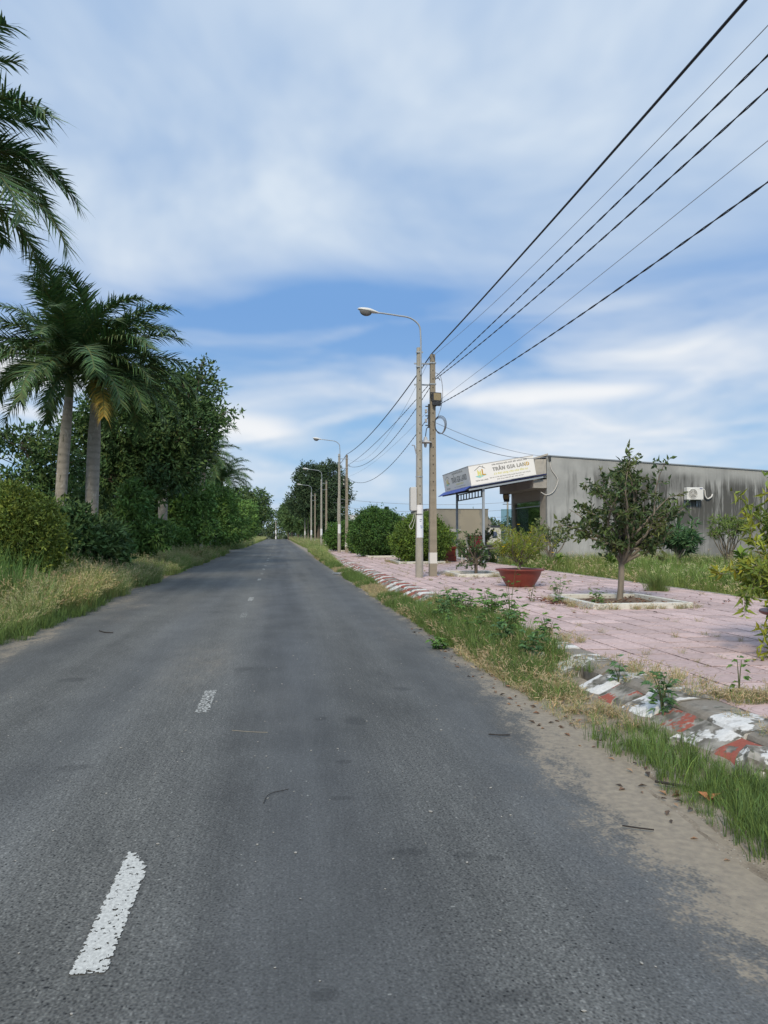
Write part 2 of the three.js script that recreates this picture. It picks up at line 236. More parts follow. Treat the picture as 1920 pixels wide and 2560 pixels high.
// ---------------------------------------------------------------- sidewalk of pink terrazzo tiles
const PY = 0.18, pits = [[5.45, 7.32, -15.05, -12.85], [5.42, 6.95, -25.1, -23.0], [5.25, 7.35, -36.6, -33.6], [4.95, 7.0, -46.6, -42.9], [4.6, 6.6, -60.6, -58.2]];
const pitAt = (x, z) => pits.some(([a, b, c, d]) => x > a && x < b && z > c && z < d);
{
  const walk = new THREE.Group(); walk.name = numbered('sidewalk'); scene.add(walk); struct(walk);
  const bedTex = tex(256, 256, (u, v) => { const n = fbm(u * 12, v * 12, 5); return mix3([0.035, 0.026, 0.02], [0.10, 0.075, 0.055], sstep(-0.3, 0.3, n)); });
  // bed with the pit openings left out
  const cuts = [...new Set([4, -65.5, ...pits.flatMap((p) => [p[2], p[3]])])].sort((a, b) => b - a), bed = [];
  for (let i = 0; i + 1 < cuts.length; i++) { const z0 = cuts[i], z1 = cuts[i + 1], zm = (z0 + z1) / 2, p = pits.find((q) => zm > q[2] && zm < q[3]); for (const [a, b] of p ? [[3.4, p[0]], [p[1], 9.62]] : [[3.4, 9.62]]) bed.push(boxG(b - a, 0.165, z0 - z1, (a + b) / 2, 0.06, zm)); }
  const bm = mat(null, 0.95, { map: bedTex }); obj('bedding', bed, bm, walk);
  const groove = (u, v) => {                             // tile motif: a ring in the middle, arcs round the corners, ribs between
    const x = u - 0.5, y = v - 0.5, r = Math.hypot(x * 1, y * 1.55); let d = Math.abs(r - 0.17);
    d = Math.min(d, Math.abs(Math.hypot(x, y * 1.1) - 0.37)); for (const s of [-1, 1]) for (const t of [-1, 1]) d = Math.min(d, Math.abs(Math.hypot(x - s * 0.5, y - t * 0.5) - 0.24), Math.abs(Math.hypot(x - s * 0.5, y - t * 0.5) - 0.12));
    return d;
  };
  const mats = [0, 1, 2, 3, 4].map((s) => {
    const t = tex(192, 192, (u, v) => { const n = fbm(u * 5 + s * 13, v * 5, 5), f = noise(u * 80, v * 80 + s * 7), d = groove(u, v), e = Math.min(u, v, 1 - u, 1 - v); let c = [0.555, 0.415, 0.39].map((k) => k * (0.84 + s * 0.10 + n * 0.3 + f * 0.14)); c = mix3(c, [0.26, 0.145, 0.125], sstep(0.014, 0.005, d) * (0.5 + n)); c = mix3(c, [0.09, 0.06, 0.046], sstep(0.042, 0.016, e + n * 0.03) * 0.92); if (s === 3) c = mix3(c, [0.44, 0.25, 0.19], sstep(-0.05, 0.3, n) * 0.6); if (s === 4) c = mix3(c, [0.30, 0.27, 0.26], sstep(-0.1, 0.35, n) * 0.6); return c; }, true, false);
    const b = tex(192, 192, (u, v) => { const k = 1 - sstep(0.018, 0.006, groove(u, v)); return [k, k, k]; }, false, false);
    return mat(null, 0.8, { map: t, bumpMap: b, bumpScale: 0.003 });
  });
  const T = 0.41, gap = 0.024;
  const tileG = () => { const w = (T - gap) / 2, b = 0.005, y0 = -0.05, pos = [], uv = []; const q = (a, c, d, e) => { for (const p of [a, c, d, a, d, e]) { pos.push(...p); uv.push(p[0] / T + 0.5, p[2] / T + 0.5); } };
    const top = [[-w + b, 0, -w + b], [-w + b, 0, w - b], [w - b, 0, w - b], [w - b, 0, -w + b]], mid = [[-w, -b, -w], [-w, -b, w], [w, -b, w], [w, -b, -w]], low = mid.map(([x, , z]) => [x, y0, z]);
    q(...top); for (let i = 0; i < 4; i++) { const j = (i + 1) % 4; q(top[j], top[i], mid[i], mid[j]); q(mid[j], mid[i], low[i], low[j]); }
    const g = new THREE.BufferGeometry(); g.setAttribute('position', new THREE.Float32BufferAttribute(pos, 3)); g.setAttribute('uv', new THREE.Float32BufferAttribute(uv, 2)); g.computeVertexNormals(); return g; };
  const G = tileG(), R = rngOf(5), all = [];
  for (let k = 0; k < 158; k++) for (let i = 0; i < 15; i++) { const x = 3.46 + T * (i + 0.5), z = 0.6 - T * (k + 0.5); if (pits.some(([a, b, c, d]) => x > a - 0.2 && x < b + 0.2 && z > c - 0.2 && z < d + 0.2)) { const inside = pitAt(x, z); if (inside) continue; } const n = fbm(x * 0.5, z * 0.5, 3), nn = n + (R() - 0.5) * 0.5, s = R() < 0.06 ? 3 : R() < 0.08 ? 4 : nn < -0.1 ? 0 : nn < 0.12 ? 1 : 2; all.push({ x, z, s, y: PY + (R() - 0.5) * 0.006, tx: (R() - 0.5) * 0.012, tz: (R() - 0.5) * 0.012, d: Math.hypot(x, z), seen: z < -4.4 && x < -z * 0.70 + 0.35 }); }
  const near = all.filter((t) => t.seen).sort((a, b) => a.d - b.d).slice(0, 300), set = new Set(near);
  for (const t of near) { const m = new THREE.Mesh(G, mats[t.s]); m.name = 'tile'; m.castShadow = m.receiveShadow = true; m.position.set(t.x, t.y, t.z); m.rotation.set(t.tx, 0, t.tz); walk.add(m); }
  for (let s = 0; s < 5; s++) { const list = all.filter((t) => !set.has(t) && t.s === s); if (!list.length) continue; const o = obj('tiles', mergeGeometries(list.map((t) => place(G.clone(), t.x, t.y, t.z, t.tx, 0, t.tz))), mats[s], walk); stuff(o); }
  // concrete strip that closes the tiles towards the field
  obj('edge_strip', boxG(0.09, 0.2, 68, 9.66, 0.085, -31.5), mat([0.42, 0.39, 0.36], 0.9), walk);
}
// ---------------------------------------------------------------- kerbs of painted stones
const kerbTex = (col, wear, seed) => tex(256, 256, (u, v) => {
  const n = fbm(u * 2.6 + seed, v * 2.6, 6, 0.62), f = fbm(u * 30 + seed, v * 30, 3); const con = mix3([0.11, 0.10, 0.08], [0.32, 0.30, 0.26], sstep(-0.25, 0.3, fbm(u * 7, v * 7 + seed, 4)));
  const moss = fbm(u * 9 + seed * 2, v * 9, 4); const base = moss > 0.12 ? mix3(con, [0.05, 0.055, 0.03], sstep(0.12, 0.25, moss) * 0.8) : con; const grime = sstep(0.05, 0.35, fbm(u * 4 + seed * 5, v * 6 + 3, 5, 0.6));
  const p = sstep(-0.02, 0.05, n + 0.30 - wear); return mix3(mix3(base, col.map((k) => k * (1 + f * 0.35)), p * 0.95), [0.15, 0.13, 0.10], grime * 0.6);
});
const redP = [0.30, 0.072, 0.045], whiteP = [0.66, 0.65, 0.62];
const kerbMats = { r: [0.12, 0.2, 0.30].map((w, i) => mat(null, 0.85, { map: kerbTex(redP, w, i * 7 + 1), bumpMap: kerbTex([0.9, 0.9, 0.9], w, i * 7 + 1), bumpScale: 0.004 })), w: [0.12, 0.22, 0.34].map((w, i) => mat(null, 0.85, { map: kerbTex(whiteP, w, i * 7 + 4), bumpMap: kerbTex([0.9, 0.9, 0.9], w, i * 7 + 4), bumpScale: 0.004 })) };
function stoneG(prof, seed, L, amp) {                    // a cast block of the given section with chipped, uneven faces and hard edges
  const nz = 4, P = [], idx = [], n = prof.length, out = { p: [], u: [] }; let len = 0; const ls = prof.map((p, i) => (i ? (len += Math.hypot(p[0] - prof[i - 1][0], p[1] - prof[i - 1][1])) : 0));
  for (let j = 0; j <= nz; j++) for (let i = 0; i < n; i++) { const z = -L / 2 + 0.007 + (L - 0.014) * j / nz, [x, y] = prof[i], e = j === 0 || j === nz ? 0.004 + 0.012 * clamp(noise(seed * 3.1 + i, j) + 0.2) : 0, w = i > 0 && i < n - 1 ? fbm(seed * 9.1 + x * 9, z * 7, 3) * amp : 0; P.push([x - w * 0.6 + e, y + w - e, z, ls[i] * 1.3 + seed * 0.37, z * 1.3 + seed * 0.21]); }
  const tri = (a, b, c) => { for (const k of [a, b, c]) { out.p.push(k[0], k[1], k[2]); out.u.push(k[3], k[4]); } };
  for (let j = 0; j < nz; j++) for (let i = 0; i + 1 < n; i++) { const a = P[j * n + i], b = P[(j + 1) * n + i], c = P[j * n + i + 1], d = P[(j + 1) * n + i + 1]; tri(a, b, c); tri(c, b, d); }
  for (const j of [0, nz]) { const o = j * n, m = [prof.reduce((q, p) => q + p[0], 0) / n, 0.02, P[o][2], 0.3, 0.3]; for (let i = 0; i + 1 < n; i++) j ? tri(m, P[o + i + 1], P[o + i]) : tri(m, P[o + i], P[o + i + 1]); }
  const g = new THREE.BufferGeometry(); g.setAttribute('position', new THREE.Float32BufferAttribute(out.p, 3)); g.setAttribute('uv', new THREE.Float32BufferAttribute(out.u, 2)); g.computeVertexNormals(); return g;
}
const apronP = [[-0.03, -0.06], [-0.03, 0.015], [0.11, 0.085], [0.262, 0.155], [0.275, 0.14], [0.28, -0.06]], capP = [[0.285, -0.06], [0.285, 0.145], [0.30, 0.168], [0.345, 0.188], [0.44, 0.198], [0.625, 0.198], [0.64, 0.185], [0.64, -0.06]];
const kerbGrey = [3, 9].map((q) => mat(null, 0.92, { map: kerbTex([0.22, 0.195, 0.16], 0.1, q) }));
{
  const L = 0.46, as = [1, 2, 3, 4, 5].map((s) => stoneG(apronP, s, L, 0.02)), cs = [6, 7, 8, 9].map((s) => stoneG(capP, s, L, 0.012)), R = rngOf(91);
  const kr = new THREE.Group(); kr.name = numbered('kerb'); scene.add(kr); struct(kr); tag(kr, 'worn red and white painted kerb along the pink tiled sidewalk', 'kerb');
  const kl = new THREE.Group(); kl.name = numbered('kerb'); scene.add(kl); struct(kl); tag(kl, 'red and white painted kerb half buried in grass left of the road', 'kerb');
  const put = (par, g, m, x, z, flip) => { const o = new THREE.Mesh(g, m); o.name = 'kerb_stone'; o.castShadow = o.receiveShadow = true; o.position.set(x + (R() - 0.5) * 0.016, -0.005 + (R() - 0.5) * 0.014, z); o.rotation.set((R() - 0.5) * 0.02, (flip ? Math.PI : 0) + (R() - 0.5) * 0.02, (R() - 0.5) * 0.035); par.add(o); };
  for (let k = 0; k < 143; k++) { const z = 0.25 - L * (k + 0.5), near = -z < 10, w = () => (near ? [1, 1, 2, 2][(R() * 4) | 0] : (R() * 3) | 0), red = k % 2 === 0; if (!(near && R() < 0.08)) put(kr, as[(R() * 5) | 0], kerbMats[red ? 'r' : 'w'][w()], 2.80, z - 0.0); put(kr, cs[(R() * 4) | 0], red ? (near ? kerbGrey[(R() * 2) | 0] : kerbMats.r[w()]) : kerbMats.w[w()], 2.80, z); }
  for (let k = 0; k < 110; k++) { const z = -14 - L * (k + 0.5); put(kl, as[(R() * 5) | 0], kerbMats[k % 2 ? 'w' : 'r'][(R() * 3) | 0], -4.05, z, true); put(kl, cs[(R() * 4) | 0], kerbMats[k % 2 ? 'w' : 'r'][(R() * 3) | 0], -4.05, z, true); }
}
// ---------------------------------------------------------------- tree pits: low white painted frames with soil
const pitWhite = mat(null, 0.85, { map: tex(256, 256, (u, v) => { const n = fbm(u * 6, v * 9, 5, 0.6), m = fbm(u * 20, v * 20, 3); return mix3([0.62, 0.61, 0.55].map((k) => k * (1 + m * 0.2)), [0.17, 0.16, 0.12], sstep(0.08, 0.3, n)); }) });
const pitSoil = mat([0.62, 0.5, 0.42], 0.98, { map: soilTex, bumpMap: soilTex, bumpScale: 0.02 });
const pitLabels = ['white painted square pit frame around the slender tree nearest the camera', 'low white pit frame around the small dark shrub beside the twin poles', 'white pit frame under the yellow green round shrub behind the twin poles', 'white pit frame under the large dark green round shrub', 'far white pit frame under the last round shrub of the sidewalk'];
pits.forEach(([a, b, c, d], i) => {
  const t = thing('tree_pit', pitLabels[i], 'tree pit', [(a + b) / 2, 0, (c + d) / 2], 0, 'tree pits along the sidewalk'); const w = b - a, l = d - c, f = 0.11, h = 0.30, y = 0.13, bev = 0.012;
  for (const s of [-1, 1]) { obj('kerb_beam', boxG(w, h, f, 0, y, s * (l - f) / 2, { bev, rz: s * 0.004 }), pitWhite, t); obj('kerb_beam', boxG(f, h, l - 2 * f - 0.004, s * (w - f) / 2, y, 0, { bev }), pitWhite, t); }
  const g = new THREE.PlaneGeometry(w - 2 * f + 0.02, l - 2 * f + 0.02, 14, 14).rotateX(-Math.PI / 2), p = g.attributes.position; for (let k = 0; k < p.count; k++) p.setY(k, fbm(p.getX(k) * 2 + i * 5, p.getZ(k) * 2, 3) * 0.07); g.computeVertexNormals(); place(g, 0, 0.19, 0); uvm(g, 0.7); obj('soil', g, pitSoil, t);
});
// ---------------------------------------------------------------- office building
const plain = (c, r, amp = 0.25, s = 1) => mat(null, r, { map: tex(256, 256, (u, v) => { const n = fbm(u * 6 + c[0] * 31, v * 6, 5, 0.6), f = noise(u * 60, v * 60); return c.map((k) => k * (1 + n * amp + f * amp * 0.35)); }) });
const plaster = plain([0.34, 0.315, 0.275], 0.92), plasterPale = plain([0.44, 0.415, 0.37], 0.92), steelGrey = mat([0.36, 0.40, 0.44], 0.45, { metalness: 0.3 }), darkSteel = mat([0.05, 0.055, 0.06], 0.5, { metalness: 0.3 }), whitePaint = mat([0.72, 0.72, 0.70], 0.5);
const BX = 12.22, BZ = -34, BF = -39.5, BE = 28, BY = 0.0;
{
  const t = thing('office_building', 'single storey rendered office with black weather streaks down its long bare wall', 'building', [BX, 0, BZ]);
  const top = (x) => 5.09 - (x / 11) * 0.58;
  const W = BE - BX, D = BZ - BF;                         // local x: 0..W away from the road, local z: 0..-D
  // long side wall: weathered render
  const wallTex = tex(2048, 640, (u, v) => {
    const x = u * W, y = v * 5.2, n = fbm(x * 0.8, y * 0.8, 5), f = fbm(x * 7, y * 5, 4, 0.6);
    const streak = fbm(x * 4.5 + fbm(x * 2, y * 2, 2) * 0.4, y * 0.42 + 3, 5, 0.62) + fbm(x * 15, y * 0.6 + 9, 3) * 0.4, cols = fbm(x * 0.9 + 7, y * 0.35, 4);
    let c = mix3([0.405, 0.415, 0.41], [0.30, 0.31, 0.31], sstep(-0.25, 0.3, n + f * 0.4)).map((k) => k * (1 + f * 0.25));
    const h = top(x), upper = sstep(h - 0.15, h - 0.95, y), left = sstep(0.8, 4.0, x + fbm(y * 1.2, 2, 3) * 1.6);
    let m = clamp((streak * 2.4 + cols * 2.0 + 0.02) * 1.25 + left * 0.80 + 0.12) * lerp(upper, 1, 0.12) * lerp(0.42, 1, left);
    m *= lerp(0.5, 1, sstep(0.9, 1.9, y + n)); const acx = 7.05; m = Math.max(m, Math.exp(-Math.pow((x - acx + 0.5) / 1.3, 2)) * sstep(4.6, 4.1, y) * sstep(3.0, 3.7, y) * (0.75 + streak)); m = Math.max(m, Math.exp(-Math.pow((x - 7.9 + noise(y * 2, 1) * 0.15) / 0.16, 2)) * sstep(3.2, 2.9, y) * sstep(0.9, 1.8, y) * 0.9);
    c = mix3(c, [0.062, 0.063, 0.06], clamp(m) * 0.92);
    const wr = fbm(x * 16, y * 1.4, 3); if (m > 0.25 && wr > 0.28) c = mix3(c, [0.36, 0.36, 0.34], sstep(0.28, 0.45, wr) * 0.5);
    const patch = sstep(9.0, 9.3, x + noise(y * 3, 5) * 0.2) * sstep(1.95, 1.85, y) * 0.5; return mix3(c, [0.27, 0.27, 0.265], patch);
  }, true, false);
  const sh = new THREE.Shape(); sh.moveTo(0, 0); sh.lineTo(W, 0); sh.lineTo(W, top(W)); sh.lineTo(0, top(0)); sh.closePath();
  const g = new THREE.ExtrudeGeometry(sh, { depth: 0.2, bevelEnabled: false, curveSegments: 1, steps: 1 }); place(g, 0, 0, -0.2); const p = g.attributes.position, uv = []; for (let i = 0; i < p.count; i++) uv.push(p.getX(i) / W, p.getY(i) / 5.2); g.setAttribute('uv', new THREE.Float32BufferAttribute(uv, 2));
  obj('wall', g, mat(null, 0.93, { map: wallTex }), t);
  const g2 = new THREE.ExtrudeGeometry(sh, { depth: 0.2, bevelEnabled: false }); place(g2, 0, 0, -D); uvm(g2); obj('wall', g2, plaster, t);
  obj('wall', boxG(0.2, top(W), D - 0.41, W - 0.1, top(W) / 2, -D / 2), plaster, t);
  // facade towards the road: piers and lintel round the glazed opening (local z -1.0 .. -5.3)
  obj('facade_pier', boxG(0.22, 5.0, 0.79, 0.113, 2.5, -0.2 - 0.397), plasterPale, t); obj('facade_pier', boxG(0.22, 5.0, 0.12, 0.113, 2.5, -D + 0.26), plasterPale, t);
  obj('lintel', boxG(0.215, 1.98, D - 1.38, 0.113, 4.09, -1.0 - (D - 1.4) / 2), plaster, t);
  const rs = new THREE.Shape(); rs.moveTo(0.0, top(0)); rs.lineTo(W + 0.1, top(W + 0.1)); rs.lineTo(W + 0.1, top(W + 0.1) + 0.05); rs.lineTo(0.0, top(0) + 0.05); const rg = new THREE.ExtrudeGeometry(rs, { depth: D + 0.1, bevelEnabled: false }); place(rg, 0, 0.003, -D - 0.05); obj('roof', uvm(rg), mat([0.28, 0.31, 0.34], 0.5, { metalness: 0.2 }), t);
  obj('parapet', boxG(0.74, 0.09, D, -0.29, 5.07, -D / 2, { rz: 0.3, bev: 0.01 }), plasterPale, t); obj('parapet_face', boxG(0.55, 0.86, 0.18, -0.30, 4.52, -0.12), plasterPale, t);
  obj('eaves_slab', boxG(0.64, 0.40, D - 0.02, -0.325, 3.81, -D / 2, { bev: 0.012 }), plain([0.36, 0.34, 0.31], 0.93, 0.4), t);
  obj('floor_slab', boxG(W + 0.8, 0.3, D, W / 2 - 0.4, 0.151, -D / 2), plasterPale, t);
  obj('inner_wall', boxG(0.12, 4.2, D - 0.42, 5.2, 2.42, -D / 2), plaster, t); obj('ceiling', boxG(5.0, 0.08, D - 0.42, 2.65, 3.4, -D / 2), plasterPale, t);
  const pane = new THREE.MeshPhysicalMaterial({ color: lin(0.62, 0.72, 0.70), roughness: 0.03, transmission: 1, thickness: 0, ior: 1.5 });
  for (let k = 0; k < 4; k++) { const z = -1.05 - 1.06 * (k + 0.5); const d = obj('glass_pane', boxG(0.012, 2.5, 1.03, 0.12, 1.56, z), pane, t); obj('top_rail', boxG(0.05, 0.05, 1.05, 0.12, 2.84, z), steelGrey, d); obj('bottom_rail', boxG(0.05, 0.06, 1.05, 0.12, 0.335, z), steelGrey, d); }
  obj('fanlight', boxG(0.012, 0.22, 4.24, 0.12, 2.98, -3.17), pane, t);
  const dl = obj('open_door', boxG(0.62, 2.5, 0.012, -0.32, 1.56, -D + 0.2), pane, t); obj('door_handle', tubeG([[-0.5, 1.2, -D + 0.24], [-0.5, 1.7, -D + 0.24]], 0.014, 6), steelGrey, dl);
  // conduit that droops down the corner
  obj('conduit', tubeG(curve([[0.13, 5.0, 0.03], [0.2, 4.5, 0.04], [0.5, 4.02, 0.06], [0.45, 3.75, 0.07], [0.25, 3.42, 0.06], [-0.05, 3.3, 0.04], [-0.3, 3.42, 0.02]], 30), 0.022, 6), mat([0.55, 0.53, 0.5], 0.6), t);
  obj('cable_entry', cylG(0.06, 0.05, 0.24, 0.13, 4.98, 0.03, 10), darkSteel, t);
}
// canopy in front of the office
const canopyTilt = Math.atan2(0.54, 3.05);
{
  const t = thing('canopy', 'steel canopy on two thin posts sloping down from the office front', 'canopy', [9.22, 0, BZ]);
  for (const z of [-0.05, -5.3]) { obj('post', boxG(0.10, 3.40, 0.10, 0, 1.88, z), steelGrey, t); obj('foot', boxG(0.3, 0.06, 0.3, 0, 0.17, z, { bev: 0.01 }), steelGrey, t); }
  obj('base_rail', boxG(0.12, 0.08, 5.1, 0, 0.26, -2.68), mat([0.6, 0.62, 0.62], 0.5), t);
  const tr = [boxG(0.05, 0.05, 5.14, 0, 3.52, -2.68), boxG(0.05, 0.05, 5.14, 0, 3.22, -2.68)]; obj('truss_chords', tr, darkSteel, t); for (let k = 0; k < 9; k++) obj('truss_strut', boxG(0.045, 0.25, 0.045, 0, 3.37, -0.4 - k * 0.57), darkSteel, t);
  obj('roof_sheet', boxG(3.72, 0.06, 5.6, 1.12, 3.93, -2.68, { rz: canopyTilt }), mat([0.015, 0.02, 0.09], 0.45), t);
  obj('edge_beam', boxG(3.55, 0.075, 0.06, 1.02, 3.80, 0.14, { rz: canopyTilt }), steelGrey, t); obj('edge_beam', boxG(3.55, 0.075, 0.06, 1.02, 3.80, -5.5, { rz: canopyTilt }), steelGrey, t);
  obj('rafter', boxG(3.4, 0.09, 0.06, 1.0, 3.8, -2.7, { rz: canopyTilt }), darkSteel, t);
  obj('valance', boxG(0.36, 0.025, 5.72, -0.80, 3.56, -2.68, { rz: 0.62 }), mat([0.02, 0.055, 0.33], 0.5), t);
}
// sign board: boxed frame with printed faces
{
  const t = thing('sign_board', 'white boxed estate office sign with house logo on the canopy edge', 'sign', [8.53, 4.12, BZ]);
  const L = 3.10, Hh = 0.88;
  const draw = (w, h, fn) => { const c = document.createElement('canvas'); c.width = w; c.height = h; const x = c.getContext('2d'); fn(x); const q = new THREE.CanvasTexture(c); q.colorSpace = THREE.SRGBColorSpace; return q; };
  const vt = (x, str, cx, by, size, style = 'bold') => {   // Vietnamese text: base letters from the font, tone and vowel marks drawn above and below
    x.font = `${style} ${size}px sans-serif`; x.textAlign = 'left'; const ch = [...str.normalize('NFC')].map((c) => { const d = c === 'Đ' || c === 'đ' ? c : c.normalize('NFD'); return { b: d[0], m: [...d].slice(1), w: x.measureText(d[0]).width }; }); let px = cx - ch.reduce((a, c) => a + c.w, 0) / 2; x.strokeStyle = x.fillStyle; x.lineWidth = size * 0.075; x.lineCap = 'round';
    for (const c of ch) { if (c.b === 'Đ' || c.b === 'đ') { const q = c.b === 'Đ'; x.fillText(q ? 'D' : 'd', px, by); c.w = x.measureText(q ? 'D' : 'd').width; x.beginPath(); const yy = by - size * (q ? 0.36 : 0.6), x0 = q ? px - size * 0.03 : px + c.w * 0.45; x.moveTo(x0, yy); x.lineTo(x0 + c.w * 0.5, yy); x.stroke(); px += c.w; continue; } x.fillText(c.b, px, by); const up = c.b === c.b.toUpperCase() ? 0.80 : 0.62, m = px + c.w / 2, s = size * 0.13; let y = by - size * up;
      for (const k of c.m) { x.beginPath(); const id = k.charCodeAt(0); if (id === 0x302) { x.moveTo(m - s, y + s * 0.4); x.lineTo(m, y - s * 0.4); x.lineTo(m + s, y + s * 0.4); y -= s * 1.1; } else if (id === 0x300) { x.moveTo(m - s * 0.8, y - s * 0.5); x.lineTo(m + s * 0.3, y + s * 0.2); } else if (id === 0x301) { x.moveTo(m + s * 0.8, y - s * 0.5); x.lineTo(m - s * 0.3, y + s * 0.2); } else if (id === 0x306) { x.arc(m, y - s * 0.3, s * 0.8, 0.2, Math.PI - 0.2); y -= s; } else if (id === 0x309) { x.arc(m, y - s * 0.2, s * 0.45, Math.PI, Math.PI * 2.4); } else if (id === 0x303) { x.moveTo(m - s, y); x.lineTo(m - s * 0.3, y - s * 0.4); x.lineTo(m + s * 0.3, y); x.lineTo(m + s, y - s * 0.4); } else if (id === 0x323) { x.moveTo(m, by + s); x.lineTo(m + 0.5, by + s); } else if (id === 0x31b) { x.moveTo(px + c.w * 0.85, by - size * (up - 0.12)); x.lineTo(px + c.w * 1.02, by - size * (up - 0.02)); } x.stroke(); } px += c.w; }
    x.textAlign = 'center';
  };
  const logo = (x, cx, cy, s) => {
    x.fillStyle = '#9fd3cf'; x.beginPath(); x.moveTo(cx - 1.25 * s, cy + 0.75 * s); x.lineTo(cx - 0.1 * s, cy + 0.45 * s); x.lineTo(cx + 1.3 * s, cy + 0.65 * s); x.lineTo(cx - 0.35 * s, cy + 1.15 * s); x.fill();
    x.strokeStyle = '#2e2a28'; x.lineWidth = 0.09 * s; x.beginPath(); x.moveTo(cx - 1.2 * s, cy - 0.45 * s); x.lineTo(cx, cy - 1.2 * s); x.lineTo(cx + 1.0 * s, cy - 0.62 * s); x.moveTo(cx + 0.6 * s, cy - 0.85 * s); x.lineTo(cx + 0.6 * s, cy - 1.2 * s); x.stroke();
    x.lineWidth = 0.26 * s; x.strokeStyle = '#e3dc86'; x.beginPath(); x.moveTo(cx - 0.55 * s, cy + 0.7 * s); x.lineTo(cx - 0.55 * s, cy - 0.25 * s); x.lineTo(cx - 0.05 * s, cy + 0.6 * s); x.lineTo(cx - 0.05 * s, cy - 0.3 * s); x.stroke(); x.strokeStyle = '#c99a3c'; x.beginPath(); x.moveTo(cx + 0.35 * s, cy - 0.55 * s); x.lineTo(cx + 0.35 * s, cy + 0.55 * s); x.lineTo(cx + 0.95 * s, cy + 0.62 * s); x.stroke();
  };
  const front = draw(1536, 436, (x) => {
    x.fillStyle = '#f1f0ee'; x.fillRect(0, 0, 1536, 436); logo(x, 262, 170, 115);
    x.fillStyle = '#3a3634'; x.textAlign = 'center'; vt(x, 'TRẦN GIA LAND', 262, 372, 40); vt(x, 'VĂN PHÒNG MÔI GIỚI BẤT ĐỘNG SẢN', 960, 66, 46);
    x.font = 'bold 122px sans-serif'; const gr = x.createLinearGradient(520, 0, 1440, 0); for (const [k, c] of [[0, '#8d8c8a'], [0.5, '#9a9996'], [0.82, '#a7a49a'], [0.9, '#d9b24e'], [1, '#e0a93a']]) gr.addColorStop(k, c); x.fillStyle = '#4a4745'; vt(x, 'TRẦN GIA LAND', 985, 200, 116); x.fillStyle = gr; vt(x, 'TRẦN GIA LAND', 980, 196, 116);
    x.fillStyle = '#d6cf6c'; vt(x, 'Cơ hội vàng cho nhà đầu tư', 960, 284, 62, 'italic bold');
    x.fillStyle = '#55524f'; vt(x, 'Địa chỉ: Lô F38, KDC Phước Đông, huyện Cần Đước, tỉnh Long An', 935, 352, 32); vt(x, 'Điện Thoại: 0928 997 967 - 0937 907 967', 930, 406, 34);
  });
  const side = draw(1536, 270, (x) => { x.fillStyle = '#efeeec'; x.fillRect(0, 0, 1536, 270); x.save(); x.scale(1.7, 1); logo(x, 150, 118, 66); x.restore(); x.fillStyle = '#3c3835'; x.textAlign = 'center'; vt(x, 'TRẦN GIA LAND', 250, 248, 30); vt(x, 'VĂN PHÒNG MÔI GIỚI BẤT ĐỘNG SẢN', 900, 44, 34); x.fillStyle = '#1c1a19'; vt(x, 'TRẦN GIA LAND', 950, 170, 118); x.fillStyle = '#d6cf6c'; vt(x, 'Cơ hội vàng cho nhà đầu tư', 960, 212, 34, 'italic bold'); x.fillStyle = '#55524f'; vt(x, 'Địa chỉ: Lô F38, KDC Phước Đông, huyện Cần Đước, tỉnh Long An', 940, 248, 22, ''); });
  const inner = new THREE.Group(); inner.name = 'panel_box'; t.add(inner); inner.rotation.z = canopyTilt;
  const fm = mat([0.62, 0.62, 0.62], 0.45, { metalness: 0.2 });
  obj('casing', [boxG(L, Hh, 0.07, L / 2, 0, 0.12), boxG(0.07, Hh, 5.4, 0.035, 0, -2.62)], mat([0.72, 0.72, 0.71], 0.5), inner);
  const f1 = new THREE.PlaneGeometry(L - 0.02, Hh - 0.02); place(f1, L / 2, 0, 0.158); obj('front_print', f1, mat(null, 0.4, { map: front }), inner);
  const f2 = new THREE.PlaneGeometry(5.36, Hh - 0.02); place(f2, -0.004, 0, -2.6, 0, -Math.PI / 2, 0); obj('side_print', f2, mat(null, 0.4, { map: side }), inner);
  for (const y of [-Hh / 2 - 0.012, Hh / 2 + 0.012]) obj('rim', [boxG(L + 0.03, 0.022, 0.1, L / 2, y, 0.12), boxG(0.1, 0.022, 5.4, 0.035, y, -2.64)], fm, inner);
}
